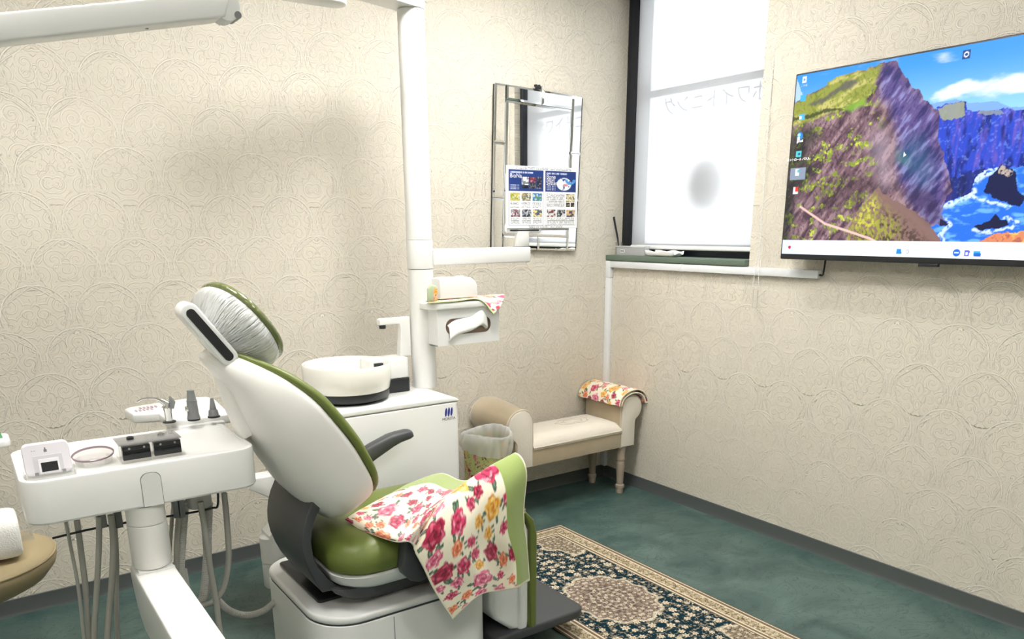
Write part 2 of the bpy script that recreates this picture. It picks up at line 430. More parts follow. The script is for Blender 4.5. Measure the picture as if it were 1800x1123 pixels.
# --- window: sill, black frame, glass with lettering
GX = .135
win = thing('window_1', 'tall window with black frame and grey-green sill in the corner', 'window', (.08, -.53, 1.40)); win['kind'] = 'structure'
obj('window_sill', box((-.03, -1.065, 1.400), (.16, -.001, 1.432), .004), SILLM, win)
obj('window_frame', box((.10, -.135, 1.432), (.17, -.001, WZ1), .004), FRAMEB, win)
obj('window_frame', box((.085, -.10, 1.432), (.10, -.05, WZ1), .002), FRAMEB, win)
obj('window_frame', box((.10, WY1+.001, 1.432), (.17, -1.02, WZ1), .004), FRAMEB, win)
obj('window_frame', box((.10, -1.02, 1.432), (.17, -.135, 1.50), .004), FRAMEB, win)
obj('window_frame', box((.10, -1.02, 2.88), (.17, -.135, WZ1), .004), FRAMEB, win)
obj('transom', box((.115, -1.02, 2.318), (.16, -.135, 2.348), .004), FRAMEB, win)
GLASS = mat('window_glass', (.95, .97, .97), .02, trans=1, alpha=.25, ior=1.1)
obj('glass_pane', box((GX, -1.02, 1.50), (GX+.006, -.135, 2.318)), GLASS, win)
obj('glass_pane', box((GX, -1.02, 2.348), (GX+.006, -.135, 2.88)), GLASS, win)
STICK = mat('pale_blue_sticker', rgb(70, 90, 120), .6)
text('window_lettering', 'ホワイトニング', .104, (GX-.001, -1.0, 2.215), (0, 1, 0), (0, 0, 1), STICK, win)
OVAL = mat('grey_painted_silhouette', rgb(150, 152, 160), .7); nt = OVAL.node_tree; k = N(nt); geo = nt.nodes.new('ShaderNodeNewGeometry'); sx_ = nt.nodes.new('ShaderNodeSeparateXYZ'); nt.links.new(geo.outputs['Position'], sx_.inputs[0])
qa, qb = k.m('DIVIDE', k.m('ADD', sx_.outputs[1], .62), .15), k.m('DIVIDE', k.m('SUBTRACT', sx_.outputs[2], 1.82), .165)
nt.links.new(k.ss(k.m('ADD', k.m('MULTIPLY', qa, qa), k.m('MULTIPLY', qb, qb)), .15, 1.0, .7, 0.), nt.nodes['Principled BSDF'].inputs['Alpha'])  # alpha fade paints the blurred backlit shape of something farther outside
pts = [(-.62+.15*math.cos(a), 1.82+.165*math.sin(a)) for a in [2*PI*i/32 for i in range(32)]]
obj('oval_silhouette', prism(pts, 'x', GX+.0065, GX+.008), OVAL, win)

# --- roller blind
bl = thing('roller_blind', 'white translucent roller blind pulled down over the window', 'blind', (.07, -.6, 1.47))
m = bpy.data.materials.new('blind_fabric'); m.use_nodes = True; nt = m.node_tree; nt.nodes.remove(nt.nodes['Principled BSDF'])
tr = nt.nodes.new('ShaderNodeBsdfTranslucent'); tr.inputs[0].default_value = (.9, .92, .94, 1)
df = nt.nodes.new('ShaderNodeBsdfDiffuse'); df.inputs[0].default_value = (.86, .86, .86, 1)
tp = nt.nodes.new('ShaderNodeBsdfTransparent'); tp.inputs[0].default_value = (1, 1, 1, 1)
m1 = nt.nodes.new('ShaderNodeMixShader'); m1.inputs[0].default_value = .30
m2 = nt.nodes.new('ShaderNodeMixShader'); m2.inputs[0].default_value = .30
nt.links.new(tr.outputs[0], m1.inputs[1]); nt.links.new(df.outputs[0], m1.inputs[2])
nt.links.new(m1.outputs[0], m2.inputs[1]); nt.links.new(tp.outputs[0], m2.inputs[2])
nt.links.new(m2.outputs[0], nt.nodes['Material Output'].inputs['Surface'])
obj('window_frame', box((.045, WY1+.001, 1.433), (.10, -1.032, WZ1), .003), FRAMEB, win)
gridmesh('blind_fabric', [[(.075, y_, z_) for z_ in (1.487, 2.2, 2.89)] for y_ in (-1.018, -.6, -.118)], m, bl)
obj('bottom_bar', prism(rrect(.066, 1.468, .084, 1.492, .008, 4), 'y', -1.020, -.115, .002), WHITE2, bl)
obj('roller_tube', cyl((.065, -1.025, 2.905), (.065, -.11, 2.905), .022), WHITE2, bl)
BEAD = mat('white_bead', (.82, .82, .8), .4)
def beads(path, r=.0034, step=.0085):
    b = new()
    for p in resample(catmull(path, 8), step):
        s = new(); bmesh.ops.create_icosphere(s, subdivisions=1, radius=r)
        for v in s.verts: v.co += p
        join(b, s)
    tube(catmull(path, 4), .0007, 5, b); return b
ch = obj('pull_chain', beads([(.03, -1.024, 2.90), at(1364, 40, 0, .004), at(1352, 200, 0, -.008), at(1342, 340, 0, -.02), at(1337, 420, 0, -.034), at(1334, 470, 0, -.04), at(1333, 507, 0, -.04)]), BEAD, bl); ch['kind'] = 'stuff'
ch = obj('pull_chain', beads([at(1337, 425, 0, -.038), at(1331, 455, 0, -.042), at(1326, 485, 0, -.042), at(1325, 507, 0, -.04)]), BEAD, bl); ch['kind'] = 'stuff'
obj('chain_weight', prism(rrect(at(1333, 510, 0, -.04).y, at(1328, 542, 0, -.04).z, at(1325, 510, 0, -.04).y, at(1328, 508, 0, -.04).z, .006), 'x', -.044, -.037, .002), CLEAR, bl)

# --- sunlight portal so the daylight through the window is sampled well
pl = bpy.data.lights.new('window_portal', 'AREA'); pl.shape = 'RECTANGLE'; pl.size = .95; pl.size_y = 1.5; pl.cycles.is_portal = True
po = bpy.data.objects.new('window_portal', pl); COL.objects.link(po); po.location = (.24, -.53, 2.18); po.rotation_euler = (0, PI/2, 0)

# --- ceiling luminaires
DIFF = {}
for (lx, ly, sx, sy, st, lab) in LAMPS:
    t = thing('ceiling_light', lab, 'ceiling light', (lx, ly, CEIL-.03))
    hx, hy = sx/2, sy/2
    bm = box((lx-hx-.02, ly-hy-.02, CEIL-.03), (lx+hx+.02, ly-hy, CEIL-.001))
    box((lx-hx-.02, ly+hy, CEIL-.03), (lx+hx+.02, ly+hy+.02, CEIL-.001), bm=bm)
    box((lx-hx-.02, ly-hy, CEIL-.03), (lx-hx, ly+hy, CEIL-.001), bm=bm); box((lx+hx, ly-hy, CEIL-.03), (lx+hx+.02, ly+hy, CEIL-.001), bm=bm)
    obj('light_frame', bm, WHITE2, t)
    obj('diffuser', box((lx-hx, ly-hy, CEIL-.022), (lx+hx, ly+hy, CEIL-.012)), mat('lit_diffuser_%g' % st, (.9, .9, .9), .5, emit=((1.0, .976, .94), st)), t)

# ================================================================== TELEVISION
TX = -.12                                             # screen plane
tl, tb = at(1396, 131, 0, TX), at(1374, 455, 0, TX)
TY0 = (tl.y+tb.y)/2; TZ0, TZ1 = tb.z, tl.z; TWID = (TZ1-TZ0-.012)*16/9+.01
TY1 = TY0-TWID
tv = thing('television', 'large black television showing a sea-cliff desktop wallpaper on the wall', 'television', (TX+.03, (TY0+TY1)/2, TZ0))
obj('bezel', prism(rrect(TY1, TZ0, TY0, TZ1, .006, 3), 'x', TX+.001, TX+.035, .003), BLACK, tv)
obj('rear_housing', prism(rrect(TY1+.2, TZ0+.03, TY0-.2, TZ0+.5, .02, 3), 'x', TX+.035, TX+.07, .006), BLACK, tv)
obj('wall_bracket', box((TX+.07, (TY0+TY1)/2-.25, TZ0+.25), (-.001, (TY0+TY1)/2+.25, TZ0+.5)), BLACK, tv)
obj('sensor_tab', box((TX+.002, (TY0+TY1)/2-.04, TZ0-.012), (TX+.02, (TY0+TY1)/2+.04, TZ0+.001), .002), BLACK, tv)
SY0, SY1, SZ0, SZ1 = TY0-.007, TY1+.007, TZ0+.024, TZ1-.007   # lit area
nu, nv = 540, 300
yy, zz = np.meshgrid(np.linspace(SY0, SY1, nu), np.linspace(SZ0, SZ1, nv), indexing='ij')
def zq(x, y):                                         # zoom-crop pixel -> screen plane (y, z)
    p = at(1360+x/2.552, 50+y/2.552, 0, TX); return (p.y, p.z)
def zp(*pts): return [zq(x, y) for x, y in pts]
Cc = np.empty((nu, nv, 3)); nn = fbm(yy*14, zz*14, 6, 3); n2 = fbm(yy*45+zz*20, zz*38-yy*12, 5, 11); n3 = fbm(yy*110, zz*100, 3, 21); stri = fbm(yy*40+zz*8, zz*7, 4, 5)
wy, wz = yy+(nn-.5)*.03, zz+(n2-.5)*.025
def reg(pts, soft=None): return poly_mask(wy if soft else yy, wz if soft else zz, zp(*pts)).astype(float)
g = sm(zz, SZ0+.45, SZ1)
Cc[...] = (np.array(rgb(150, 205, 250))*(1-g[..., None])+np.array(rgb(52, 140, 232))*g[..., None])
cl = sm(fbm(yy*5+3, zz*14, 5, 8)+.55*np.exp(-((zz-zq(950, 265)[1])/.05)**2)*sm(yy, zq(600, 300)[0], zq(760, 300)[0]), .72, .98)
mixc(Cc, rgb(244, 246, 252), cl)
mixc(Cc, rgb(215, 230, 250), reg([(95, 400), (95, 215), (140, 330)], 1)*.5)
mixc(Cc, rgb(118, 160, 226), reg([(690, 340), (760, 328), (820, 318), (880, 335), (1000, 326), (1060, 352), (1500, 345), (2300, 250), (2300, 480), (690, 480)]))
sea = reg([(600, 640), (2400, 520), (2400, 1150), (600, 1010)]); mixc(Cc, rgb(34, 104, 222), sea)
mixc(Cc, rgb(110, 176, 246), sea*sm(fbm(yy*22, zz*60, 5, 31), .52, .7)*.8)
cliff = reg([(730, 350), (790, 332), (850, 334), (905, 372), (1000, 360), (1100, 368), (1300, 340), (1800, 300), (2300, 270), (2300, 590), (1800, 600), (1123, 616), (960, 628), (900, 680), (880, 740), (735, 800), (720, 600)], 1)
mixc(Cc, rgb(36, 66, 186), cliff); mixc(Cc, rgb(104, 84, 176), cliff*sm(fbm(yy*60, zz*12, 4, 66), .5, .75)*.7); mixc(Cc, rgb(12, 26, 100), cliff*sm(fbm(yy*50+3, zz*16, 5, 67), .5, .72)*.85)
mixc(Cc, rgb(120, 150, 236), cliff*sm(n3, .6, .8)*.4)
mixc(Cc, rgb(150, 156, 120), reg([(735, 360), (790, 334), (850, 336), (870, 380), (800, 410), (745, 400)], 1)*.8)
mixc(Cc, rgb(140, 150, 150), reg([(925, 385), (940, 362), (1010, 362), (1030, 385)], 1)*.7)
mixc(Cc, rgb(12, 18, 60), reg([(880, 640), (960, 628), (960, 650), (890, 700), (885, 740), (740, 790), (735, 700)], 1)*.7)
# main mountain
def blur(m_, n):
    for ax_n in (0, 1):
        p_ = np.pad(m_, [(n, n) if i == ax_n else (0, 0) for i in (0, 1)], mode='edge'); c_ = np.cumsum(p_, ax_n)
        m_ = (np.take(c_, range(2*n, c_.shape[ax_n]), ax_n)-np.take(c_, range(0, c_.shape[ax_n]-2*n), ax_n))/(2*n)
    return m_
diag = fbm(yy*55+zz*38, zz*16-yy*10, 5, 77); dia2 = fbm(yy*120-zz*70, zz*60+yy*50, 4, 78)
mt = reg([(40, 370), (95, 330), (180, 285), (300, 212), (420, 182), (520, 150), (555, 142), (582, 195), (622, 262), (690, 330), (738, 372), (742, 500), (790, 640), (800, 720), (765, 770), (745, 830), (782, 880), (700, 884), (700, 1000), (0, 1000)], 1)
mixc(Cc, rgb(112, 84, 94), mt); mixc(Cc, rgb(166, 138, 142), mt*sm(diag, .48, .72)*.75); mixc(Cc, rgb(56, 40, 54), mt*sm(diag, .46, .3)*.8); mixc(Cc, rgb(44, 30, 40), mt*sm(dia2, .55, .72)*.6)
def soft(pts, n): return blur(reg(pts, 1), n)*mt
rs = soft([(480, 180), (555, 142), (582, 195), (622, 262), (690, 330), (738, 372), (742, 500), (800, 640), (765, 770), (782, 880), (690, 884), (600, 760), (560, 620), (555, 480), (520, 350), (470, 300)], 9)
mixc(Cc, rgb(72, 66, 140), rs*.68); mixc(Cc, rgb(34, 32, 86), rs*sm(diag, .5, .3)*.8); mixc(Cc, rgb(140, 146, 204), rs*sm(diag, .58, .75)*.6)
mixc(Cc, rgb(34, 96, 128), soft([(560, 520), (660, 470), (730, 640), (690, 740), (600, 640)], 14)*.45); mixc(Cc, rgb(70, 150, 120), soft([(545, 540), (600, 560), (620, 620), (560, 600)], 6)*.3)
mixc(Cc, rgb(176, 160, 176), soft([(430, 420), (520, 480), (545, 700), (480, 720), (440, 560)], 14)*.4)
gr = soft([(40, 420), (95, 335), (180, 288), (300, 214), (420, 184), (490, 168), (450, 250), (410, 330), (330, 345), (200, 400), (40, 450)], 3)
mixc(Cc, rgb(140, 148, 56), gr*.95); mixc(Cc, rgb(196, 188, 112), gr*sm(fbm(yy*20+zz*30, zz*30, 4, 55), .45, .65)*.8); mixc(Cc, rgb(92, 104, 40), gr*sm(dia2, .52, .7)*.6)
mixc(Cc, rgb(84, 80, 84), soft([(150, 345), (250, 290), (330, 235), (370, 215), (380, 245), (280, 290), (200, 345)], 2)*.8)
mixc(Cc, rgb(52, 60, 30), soft([(60, 408), (200, 372), (320, 348), (322, 360), (200, 388), (60, 426)], 1)*.9)
mixc(Cc, rgb(120, 168, 40), soft([(300, 360), (410, 310), (420, 340), (330, 370)], 3)*.8)
gfall = np.clip(1-rs*1.6-gr, 0, 1)
gp = mt*gfall*sm(fbm(yy*24+zz*16+7, zz*36-yy*8, 6, 41), .53, .62)*sm(dia2, .38, .55)*sm(yy, zq(500, 600)[0], zq(400, 600)[0])
mixc(Cc, rgb(126, 148, 40), gp*.9); mixc(Cc, rgb(204, 206, 84), gp*sm(n3, .5, .7)*.8)
mixc(Cc, rgb(20, 30, 22), soft([(40, 470), (170, 430), (220, 470), (150, 560), (190, 640), (100, 760), (70, 1000), (20, 1000)], 10)*.8)
mixc(Cc, rgb(58, 40, 46), soft([(200, 680), (420, 640), (470, 690), (380, 800), (250, 820), (140, 780)], 10)*.45)
fhb = reg([(330, 892), (400, 800), (470, 705), (500, 745), (600, 798), (660, 850), (700, 885), (768, 985), (330, 985)], 1); fh = fhb
mixc(Cc, rgb(126, 98, 92), fh); mixc(Cc, rgb(60, 48, 40), fh*sm(n3, .5, .6)*.8*blur(reg([(440, 800), (560, 830), (720, 985), (330, 985), (360, 900)]), 8))
mixc(Cc, rgb(150, 152, 54), fh*blur(reg([(320, 900), (450, 730), (490, 800), (560, 880), (540, 985), (320, 985)]), 12)*sm(dia2, .4, .6)*.9); mixc(Cc, rgb(206, 202, 80), fh*blur(reg([(330, 890), (450, 740), (470, 800), (450, 900)]), 6)*sm(n3, .45, .6)*.7)
mixc(Cc, rgb(52, 38, 60), soft([(560, 720), (700, 700), (770, 860), (700, 880), (620, 800)], 8)*.5)
for a, b in (((120, 800), (230, 876)), ((230, 876), (330, 908)), ((330, 908), (430, 942)), ((430, 942), (515, 985))):
    mixc(Cc, rgb(226, 184, 176), sm(seg_dist(yy, zz, zq(*a), zq(*b)), .0065, .003))
foam = sea*(1-np.maximum(cliff, np.maximum(mt, fh)))
def foam_line(pts, wdt):
    for a, b in zip(pts, pts[1:]): mixc(Cc, rgb(206, 226, 250), foam*sm(seg_dist(wy, wz, zq(*a), zq(*b)), wdt, wdt*.3)*sm(n3, .3, .55)*.85)
foam_line([(730, 795), (790, 780), (890, 745), (880, 700), (960, 645), (1050, 628)], .02); foam_line([(735, 840), (790, 880), (740, 930), (775, 985)], .014)
foam_line([(890, 905), (960, 915), (1070, 890), (1090, 870), (1040, 850)], .010); foam_line([(880, 745), (960, 775), (1060, 800)], .008)
for pg, c_ in (([(938, 738), (975, 662), (1010, 640), (1030, 614), (1055, 612), (1080, 645), (1092, 720), (1125, 755), (1092, 797), (1010, 770)], (14, 22, 66)), ([(890, 890), (955, 868), (1000, 834), (1030, 862), (1062, 872), (1010, 898), (920, 902)], (14, 20, 56)), ([(740, 850), (770, 860), (785, 880), (740, 884)], (30, 24, 60))):
    mixc(Cc, rgb(*c_), reg(pg, 1))
mixc(Cc, rgb(176, 160, 150), reg([(1015, 650), (1032, 614), (1055, 613), (1075, 650), (1060, 665)], 1)*sm(n3, .3, .5))
orr = reg([(880, 992), (930, 955), (970, 928), (1123, 904), (1500, 850), (1800, 880), (2300, 800), (2300, 1100), (880, 1010)], 1)
mixc(Cc, rgb(206, 128, 92), orr); mixc(Cc, rgb(226, 180, 80), orr*sm(n2, .5, .65)); mixc(Cc, rgb(150, 76, 66), orr*sm(n3, .55, .7)*.7)
tbz = SZ0+.063                                        # task bar
tbm = (zz < tbz).astype(float); g = sm(yy, zq(500, 1000)[0], SY0)
mixc(Cc, rgb(246, 249, 255), tbm); mixc(Cc, rgb(196, 214, 255), tbm*g*.8); mixc(Cc, rgb(212, 244, 255), tbm*np.exp(-((yy-zq(700, 1000)[0])/.09)**2)*.8)
def blob(x, y, hw, hh, c_, rnd=False):
    cy, cz = zq(x, y); a = sm(np.hypot((yy-cy)/hw, (zz-cz)/hh), 1.05, .9) if rnd else ((np.abs(yy-cy) < hw) & (np.abs(zz-cz) < hh)).astype(float)
    mixc(Cc, rgb(*c_), a)
for dx in (-1, 1):
    for dy in (-1, 1): blob(561+dx*5.4, 1001+dy*5.4, .0058, .0058, (22, 130, 214))
blob(600, 1001, .008, .008, (96, 100, 120), 1); blob(600, 1001, .0055, .0055, (236, 246, 252), 1); blob(820, 1006, .015, .015, (24, 96, 200), 1); blob(820, 1006, .010, .003, (200, 220, 250))
blob(866, 1009, .010, .011, (88, 96, 206)); blob(876, 1003, .005, .005, (88, 96, 206), 1); blob(866, 1010, .004, .006, (236, 240, 252)); blob(912, 1008, .013, .009, (40, 160, 224)); blob(912, 1015, .013, .006, (30, 96, 190))
blob(71, 981, .008, .008, (190, 30, 50), 1); blob(138, 230, .010, .012, (226, 234, 240)); blob(138, 230, .005, .006, (90, 150, 210), 1)
blob(132, 312, .014, .012, (64, 164, 232)); blob(126, 397, .014, .012, (70, 170, 226)); blob(120, 400, .006, .006, (220, 240, 250)); blob(118, 483, .015, .017, (28, 130, 214), 1); blob(114, 478, .008, .008, (150, 224, 236), 1); blob(112, 494, .007, .006, (240, 244, 250))
blob(112, 563, .014, .012, (80, 190, 200)); blob(114, 563, .006, .006, (30, 80, 110), 1); mixc(Cc, rgb(150, 166, 190), ((np.abs(yy-zq(108, 652)[0]) < .040) & (np.abs(zz-zq(108, 652)[1]) < .026)).astype(float)*.7)
blob(106, 645, .011, .014, (224, 232, 240)); blob(110, 640, .005, .006, (90, 170, 190)); blob(99, 727, .013, .016, (226, 232, 236)); blob(103, 722, .008, .010, (206, 60, 54)); blob(94, 738, .005, .006, (240, 240, 240))
blob(865, 116, .015, .015, (28, 62, 120)); blob(865, 116, .010, .010, (226, 236, 250), 1); blob(865, 116, .006, .006, (28, 62, 120), 1)
cy, cz = zq(585, 555); mixc(Cc, (1, 1, 1), poly_mask(yy, zz, [(cy, cz), (cy, cz-.018), (cy-.004, cz-.014), (cy-.011, cz-.013)]).astype(float))
P = np.stack([np.full_like(yy, TX), yy, zz], -1)
SCREEN = attr_mat('television_screen', .25, emit=1.15)
gridmesh('screen', P, SCREEN, tv, Cc)
TXTW = mat('screen_text', (1, 1, 1), .5, emit=((1, 1, 1), 1.0)); TXTG = mat('screen_text_grey', (.2, .2, .25), .5, emit=((.45, .5, .65), .8))
for (x, y, s, body, mm) in ((118, 510, .016, 'gmail', TXTW), (110, 592, .013, 'コントロール パネル', TXTW), (640, 1007, .016, '検索', TXTG), (90, 986, .013, '28°C', TXTG), (86, 1000, .011, '晴れ', TXTG), (137, 260, .011, 'ごみ箱', TXTG)):
    q = zq(x, y); text('screen_caption', body, s, (TX-.0008, q[0], q[1]), (0, -1, 0), (0, 0, 1), mm, tv, 'CENTER')
cab = at(1478, 462, 0, -.05)
o = obj('television_cable', tube(catmull([(-.014, -1.491, 1.375), (-.018, -1.51, 1.376), (-.03, -1.522, 1.40), (-.036, -1.53, TZ0+.02), (-.036, -1.535, TZ0+.08)], 8), .0045, 8), BLACK)
tag(o, 'short black cable from the white duct up behind the television', 'cable')

# ================================================================== MIRROR
mr = thing('wall_mirror', 'rectangular frameless mirror with a mirror-strip border beside the window', 'mirror', (-.55, -.02, 1.48))
mc = [at(869, 145, 1, -.02), at(1023, 165, 1, -.02), at(866, 432, 1, -.02), at(1014, 441, 1, -.02)]
mo = mc[0]; eX = ((mc[1]-mc[0])+(mc[3]-mc[2]))/2; eZ = ((mc[2]-mc[0])+(mc[3]-mc[1]))/2
MWd, MHt = eX.length, eZ.length; eX.normalize(); eZ = Vector((0, 1, 0)).cross(eX)*-1
eZ = eZ if eZ.z < 0 else -eZ
def mpiece(name, a0, a1, b0, b1, bv, m_, dy=0, tilt=0):
    """piece of mirror spanning a (rightwards) and b (downwards), bevelled edge"""
    b = new(); ring = []
    for (ins, dep) in ((0, .0), (0, -.004), (bv, -.009)):
        ring.append([mo+eX*x+eZ*z+Vector((0, dep+dy, 0)) for x, z in ((a0+ins, b0+ins), (a1-ins, b0+ins), (a1-ins, b1-ins), (a0+ins, b1-ins))])
    loft(ring, bm=b); return obj(name, b, m_, mr, flat=True)
obj('backing_board', loft([[mo+eX*x+eZ*z+Vector((0, d, 0)) for x, z in ((.004, .004), (MWd-.004, .004), (MWd-.004, MHt-.004), (.004, MHt-.004))] for d in (0.019, 0)]), BLACK, mr)
bw = .075
mpiece('centre_glass', bw+.001, MWd-bw-.001, bw+.001, MHt-bw-.001, .012, MIRROR)
for b0, b1 in ((0, .345), (.345, .68), (.68, 1)): mpiece('border_tile', 0, bw-.001, b0*MHt+.001, b1*MHt-.001, .010, MIRROR, -.001)
for b0, b1 in ((0, .36), (.36, .66), (.66, 1)): mpiece('border_tile', MWd-bw+.001, MWd, b0*MHt+.001, b1*MHt-.001, .010, MIRROR, -.001)
for a0, a1 in ((bw, .52*MWd), (.52*MWd, MWd-bw)):
    mpiece('border_tile', a0+.001, a1-.001, 0, bw-.001, .010, MIRROR, -.001); mpiece('border_tile', a0+.001, a1-.001, MHt-bw+.001, MHt, .010, MIRROR, -.001)
pc = at(946, 153, 1, -.03)
ck = thing('black_clip', 'small black clip on the top edge of the wall mirror', 'clip', pc)
obj('clip_body', box((pc.x-.022, -.034, pc.z-.012), (pc.x+.022, -.0295, pc.z+.006), .003), BLACK, ck)
obj('clip_jaw', box((pc.x-.016, -.030, pc.z+.002), (pc.x-.004, -.012, pc.z+.013), .002), BLACK, ck)
obj('clip_jaw', box((pc.x+.006, -.030, pc.z+.002), (pc.x+.016, -.012, pc.z+.013), .002), BLACK, ck)

# ================================================================== THINGS ON THE SILL
ZS = 1.432
bx0, bx1 = min(at(1083, 440, 0, -.022).y, -.012), at(1133, 440, 0, -.022).y
sb = thing('storage_box', 'frosted clear plastic box with small white label on the sill', 'box', (.0, (bx0+bx1)/2, ZS))
obj('tub', box((-.022, bx1, ZS+.0005), (.020, bx0, ZS+.048), .006), FROST, sb)
obj('lid_rim', box((-.026, bx1-.004, ZS+.048), (.024, bx0+.004, ZS+.056), .003), FROST, sb)
obj('label_card', box((-.0235, bx0-.075, ZS+.018), (-.0225, bx0-.040, ZS+.034)), PAPER, sb)
for i in range(3): obj('label_print', box((-.0242, bx0-.068+i*.009, ZS+.022), (-.0234, bx0-.062+i*.009, ZS+.030)), INK, sb)
cupy = -.036
cu = thing('brush_cup', 'small clear plastic cup in the window corner behind the storage box', 'cup', (.047, cupy, ZS))
obj('cup_wall', lathe([(.018, .0005), (.020, .002), (.023, .075), (.0215, .075), (.0185, .004)], (.047, cupy, ZS), 20), CLEAR, cu)
pb = thing('black_brush', 'thin black stick leaning in the cup in the window corner', 'brush', (.047, cupy, ZS+.005))
obj('stick', tube([(.047, cupy-.004, ZS+.006), (.034, cupy+.001, ZS+.10), (.012, -.018, ZS+.225)], [.004, .0055, .0065], 8), BLACK, pb)
ty0, ty1 = at(1121, 440, 0, -.026).y, at(1184, 445, 0, -.026).y
tr_ = thing('paper_tray', 'shallow white plastic tray on the window sill', 'tray', (0, (ty0+ty1)/2, ZS))
ty0 = min(ty0, bx1-.008)
b = new(); nn_ = 10
ctrl = []
for i in range(nn_+1):
    f = i/nn_; ring = []
    y_ = ty0+(ty1-ty0)*f
    for (x_, z_) in ((-.026, .030), (-.018, .006), (.02, .001), (.05, .006), (.058, .032)):
        e = max(0, abs(f-.5)*2-.8)/.2
        ring.append(Vector((x_, y_, ZS+z_+e*.024*(1-abs(x_-.016)/.05)+.004*math.sin(f*12)*(z_ > .02))))
    ctrl.append(ring)
gridmesh('tray_shell', bicubic(ctrl, 3, 4), WHITE2, tr_, thick=.002)

# ================================================================== DENTAL CHAIR (faces +x, centre line y = YC)
YC = -1.33
chair = thing('dental_chair', 'green leather dental chair with white shell and dark footplate', 'dental chair', (-2.25, YC, 0))
# base: rounded plinth, lid and seams
bp = rrect(-2.585, YC-.242, -1.955, -.952, (.15, .06, .06, .12), 10)
def inset(poly, d):
    cx = sum(p[0] for p in poly)/len(poly); cy = sum(p[1] for p in poly)/len(poly)
    return [(p[0]-(d if p[0] > cx else -d), p[1]-(d if p[1] > cy else -d)) for p in poly]
base = obj('base', prism(bp, 'z', 0, .352, .002), WHITE, chair)
obj('base_lid', prism(bp, 'z', .356, .385, .012, 4), WHITE, base)
obj('base_gap', prism(inset(bp, .004), 'z', .350, .358), DARK, base)
obj('base_seam', box((-2.337, YC-.2428, .012), (-2.3345, YC-.2415, .345)), GREYP, base)
# dark curved rear support and under-seat tray
pr = [at(px, py, 1, -1.49) for px, py in ((556, 866), (547, 888), (538, 910), (533, 930), (531, 950), (532, 970), (537, 990), (546, 1010), (556, 1027), (568, 1042), (600, 1035), (578, 1018), (562, 1000), (552, 980), (548, 955), (550, 930), (557, 908), (568, 884))]
sup = obj('rear_support', prism([(p.x, p.z) for p in pr], 'y', -1.49, -1.15, .006, 3), DARK, chair)
obj('support_plate', prism(rrect(-2.535, -1.415, -2.43, -1.02, .015), 'z', .3855, .396, .003), BLACK, sup)
obj('under_seat_tray', loft([[Vector((x, y, z)) for x, y in rrect(-2.52+i, YC-.21+i*.4, -1.98-i, YC+.21-i*.4, .06)] for z, i in ((.397, .10), (.41, .06), (.44, .02), (.47, .0))]), DARK, chair)
# seat pan and cushion
def seat_ring(z, i, dx=0): return [Vector((x, y, z+dx*(x+2.2))) for x, y in rrect(-2.515+i, YC-.262+i, -1.83-i, YC+.262-i, (.12, .07, .07, .12), 8)]
obj('seat_pan', loft([seat_ring(z, i, .0) for z, i in ((.466, .045), (.470, .025), (.490, .006), (.518, .0), (.524, .006))]), WHITE, chair)
obj('seat_cushion', loft([seat_ring(z, i) for z, i in ((.522, .012), (.535, -.002), (.56, -.006), (.59, -.003), (.615, .012), (.632, .035), (.642, .07), (.648, .11))]), GREEN, chair)
# backrest in a leaning frame: u up along the back, wv thickness (to the rear), v = y
eu, ew = Vector((-.53, 0, .848)), Vector((-.848, 0, -.53)); B0 = Vector((-2.385, YC, .76))
def bl_(u_, v_, w_): return B0+eu*u_+ew*w_+Vector((0, v_, 0))
def sp_(x, p): return math.copysign(abs(x)**p, x)
def interp(u_, tab):
    n = len(tab); u_ = min(max(u_, tab[0][0]), tab[-1][0])
    sl = [(tab[i+1][1]-tab[i][1])/(tab[i+1][0]-tab[i][0]) for i in range(n-1)]
    tg = [sl[0]]+[(0 if sl[i-1]*sl[i] <= 0 else 2*sl[i-1]*sl[i]/(sl[i-1]+sl[i])) for i in range(1, n-1)]+[sl[-1]]
    for i in range(n-1):
        (a, x), (b, y) = tab[i], tab[i+1]
        if u_ <= b:
            h = b-a; t = (u_-a)/h
            return (2*t**3-3*t*t+1)*x+(t**3-2*t*t+t)*h*tg[i]+(-2*t**3+3*t*t)*y+(t**3-t*t)*h*tg[i+1]
    return tab[-1][1]
HW = [(-.03, .10), (-.015, .165), (.02, .215), (.08, .245), (.2, .252), (.34, .245), (.45, .215), (.53, .17), (.58, .125), (.61, .085), (.622, .05)]
DP = [(-.03, .12), (.0, .165), (.06, .205), (.17, .225), (.30, .215), (.42, .175), (.5, .13), (.56, .095), (.6, .07), (.622, .05)]
FR = [(-.03, -.01), (.03, -.048), (.1, -.060), (.21, -.068), (.36, -.062), (.47, -.036), (.57, .012), (.622, .05)]
def back_ring(u_, s=1, d0=None):
    hw, dp, fr = interp(u_, HW)*s, interp(u_, DP), interp(u_, FR); out = []
    for j in range(44):
        a = 2*PI*j/44; c_, s_ = math.cos(a), math.sin(a)
        v_ = hw*sp_(c_, .62)
        w_ = fr+.03+(dp-.03)*sp_(s_, .85) if s_ > 0 else fr+.03+.03*sp_(s_, .5)
        out.append(bl_(u_, v_, w_))
    return out
us = [-.03, -.026, -.02, -.01, .0, .015, .03, .05, .07, .095, .12, .15, .18, .21, .24, .27, .30, .33, .36, .39, .42, .445, .47, .49, .51, .53, .545, .56, .575, .59, .60, .61, .617, .622]
shell = obj('backrest_shell', loft([back_ring(u_) for u_ in us]), WARM, chair, ang=60)
def cush_ring(u_, s, w_off):
    hw, fr = interp(u_, HW), interp(u_, FR)
    return [bl_(.30+(u_-.30)*s, hw*s*sp_(math.cos(a), .75), fr+w_off) for a in (0,)]
outl = []
ul = [i/30 for i in range(31)]
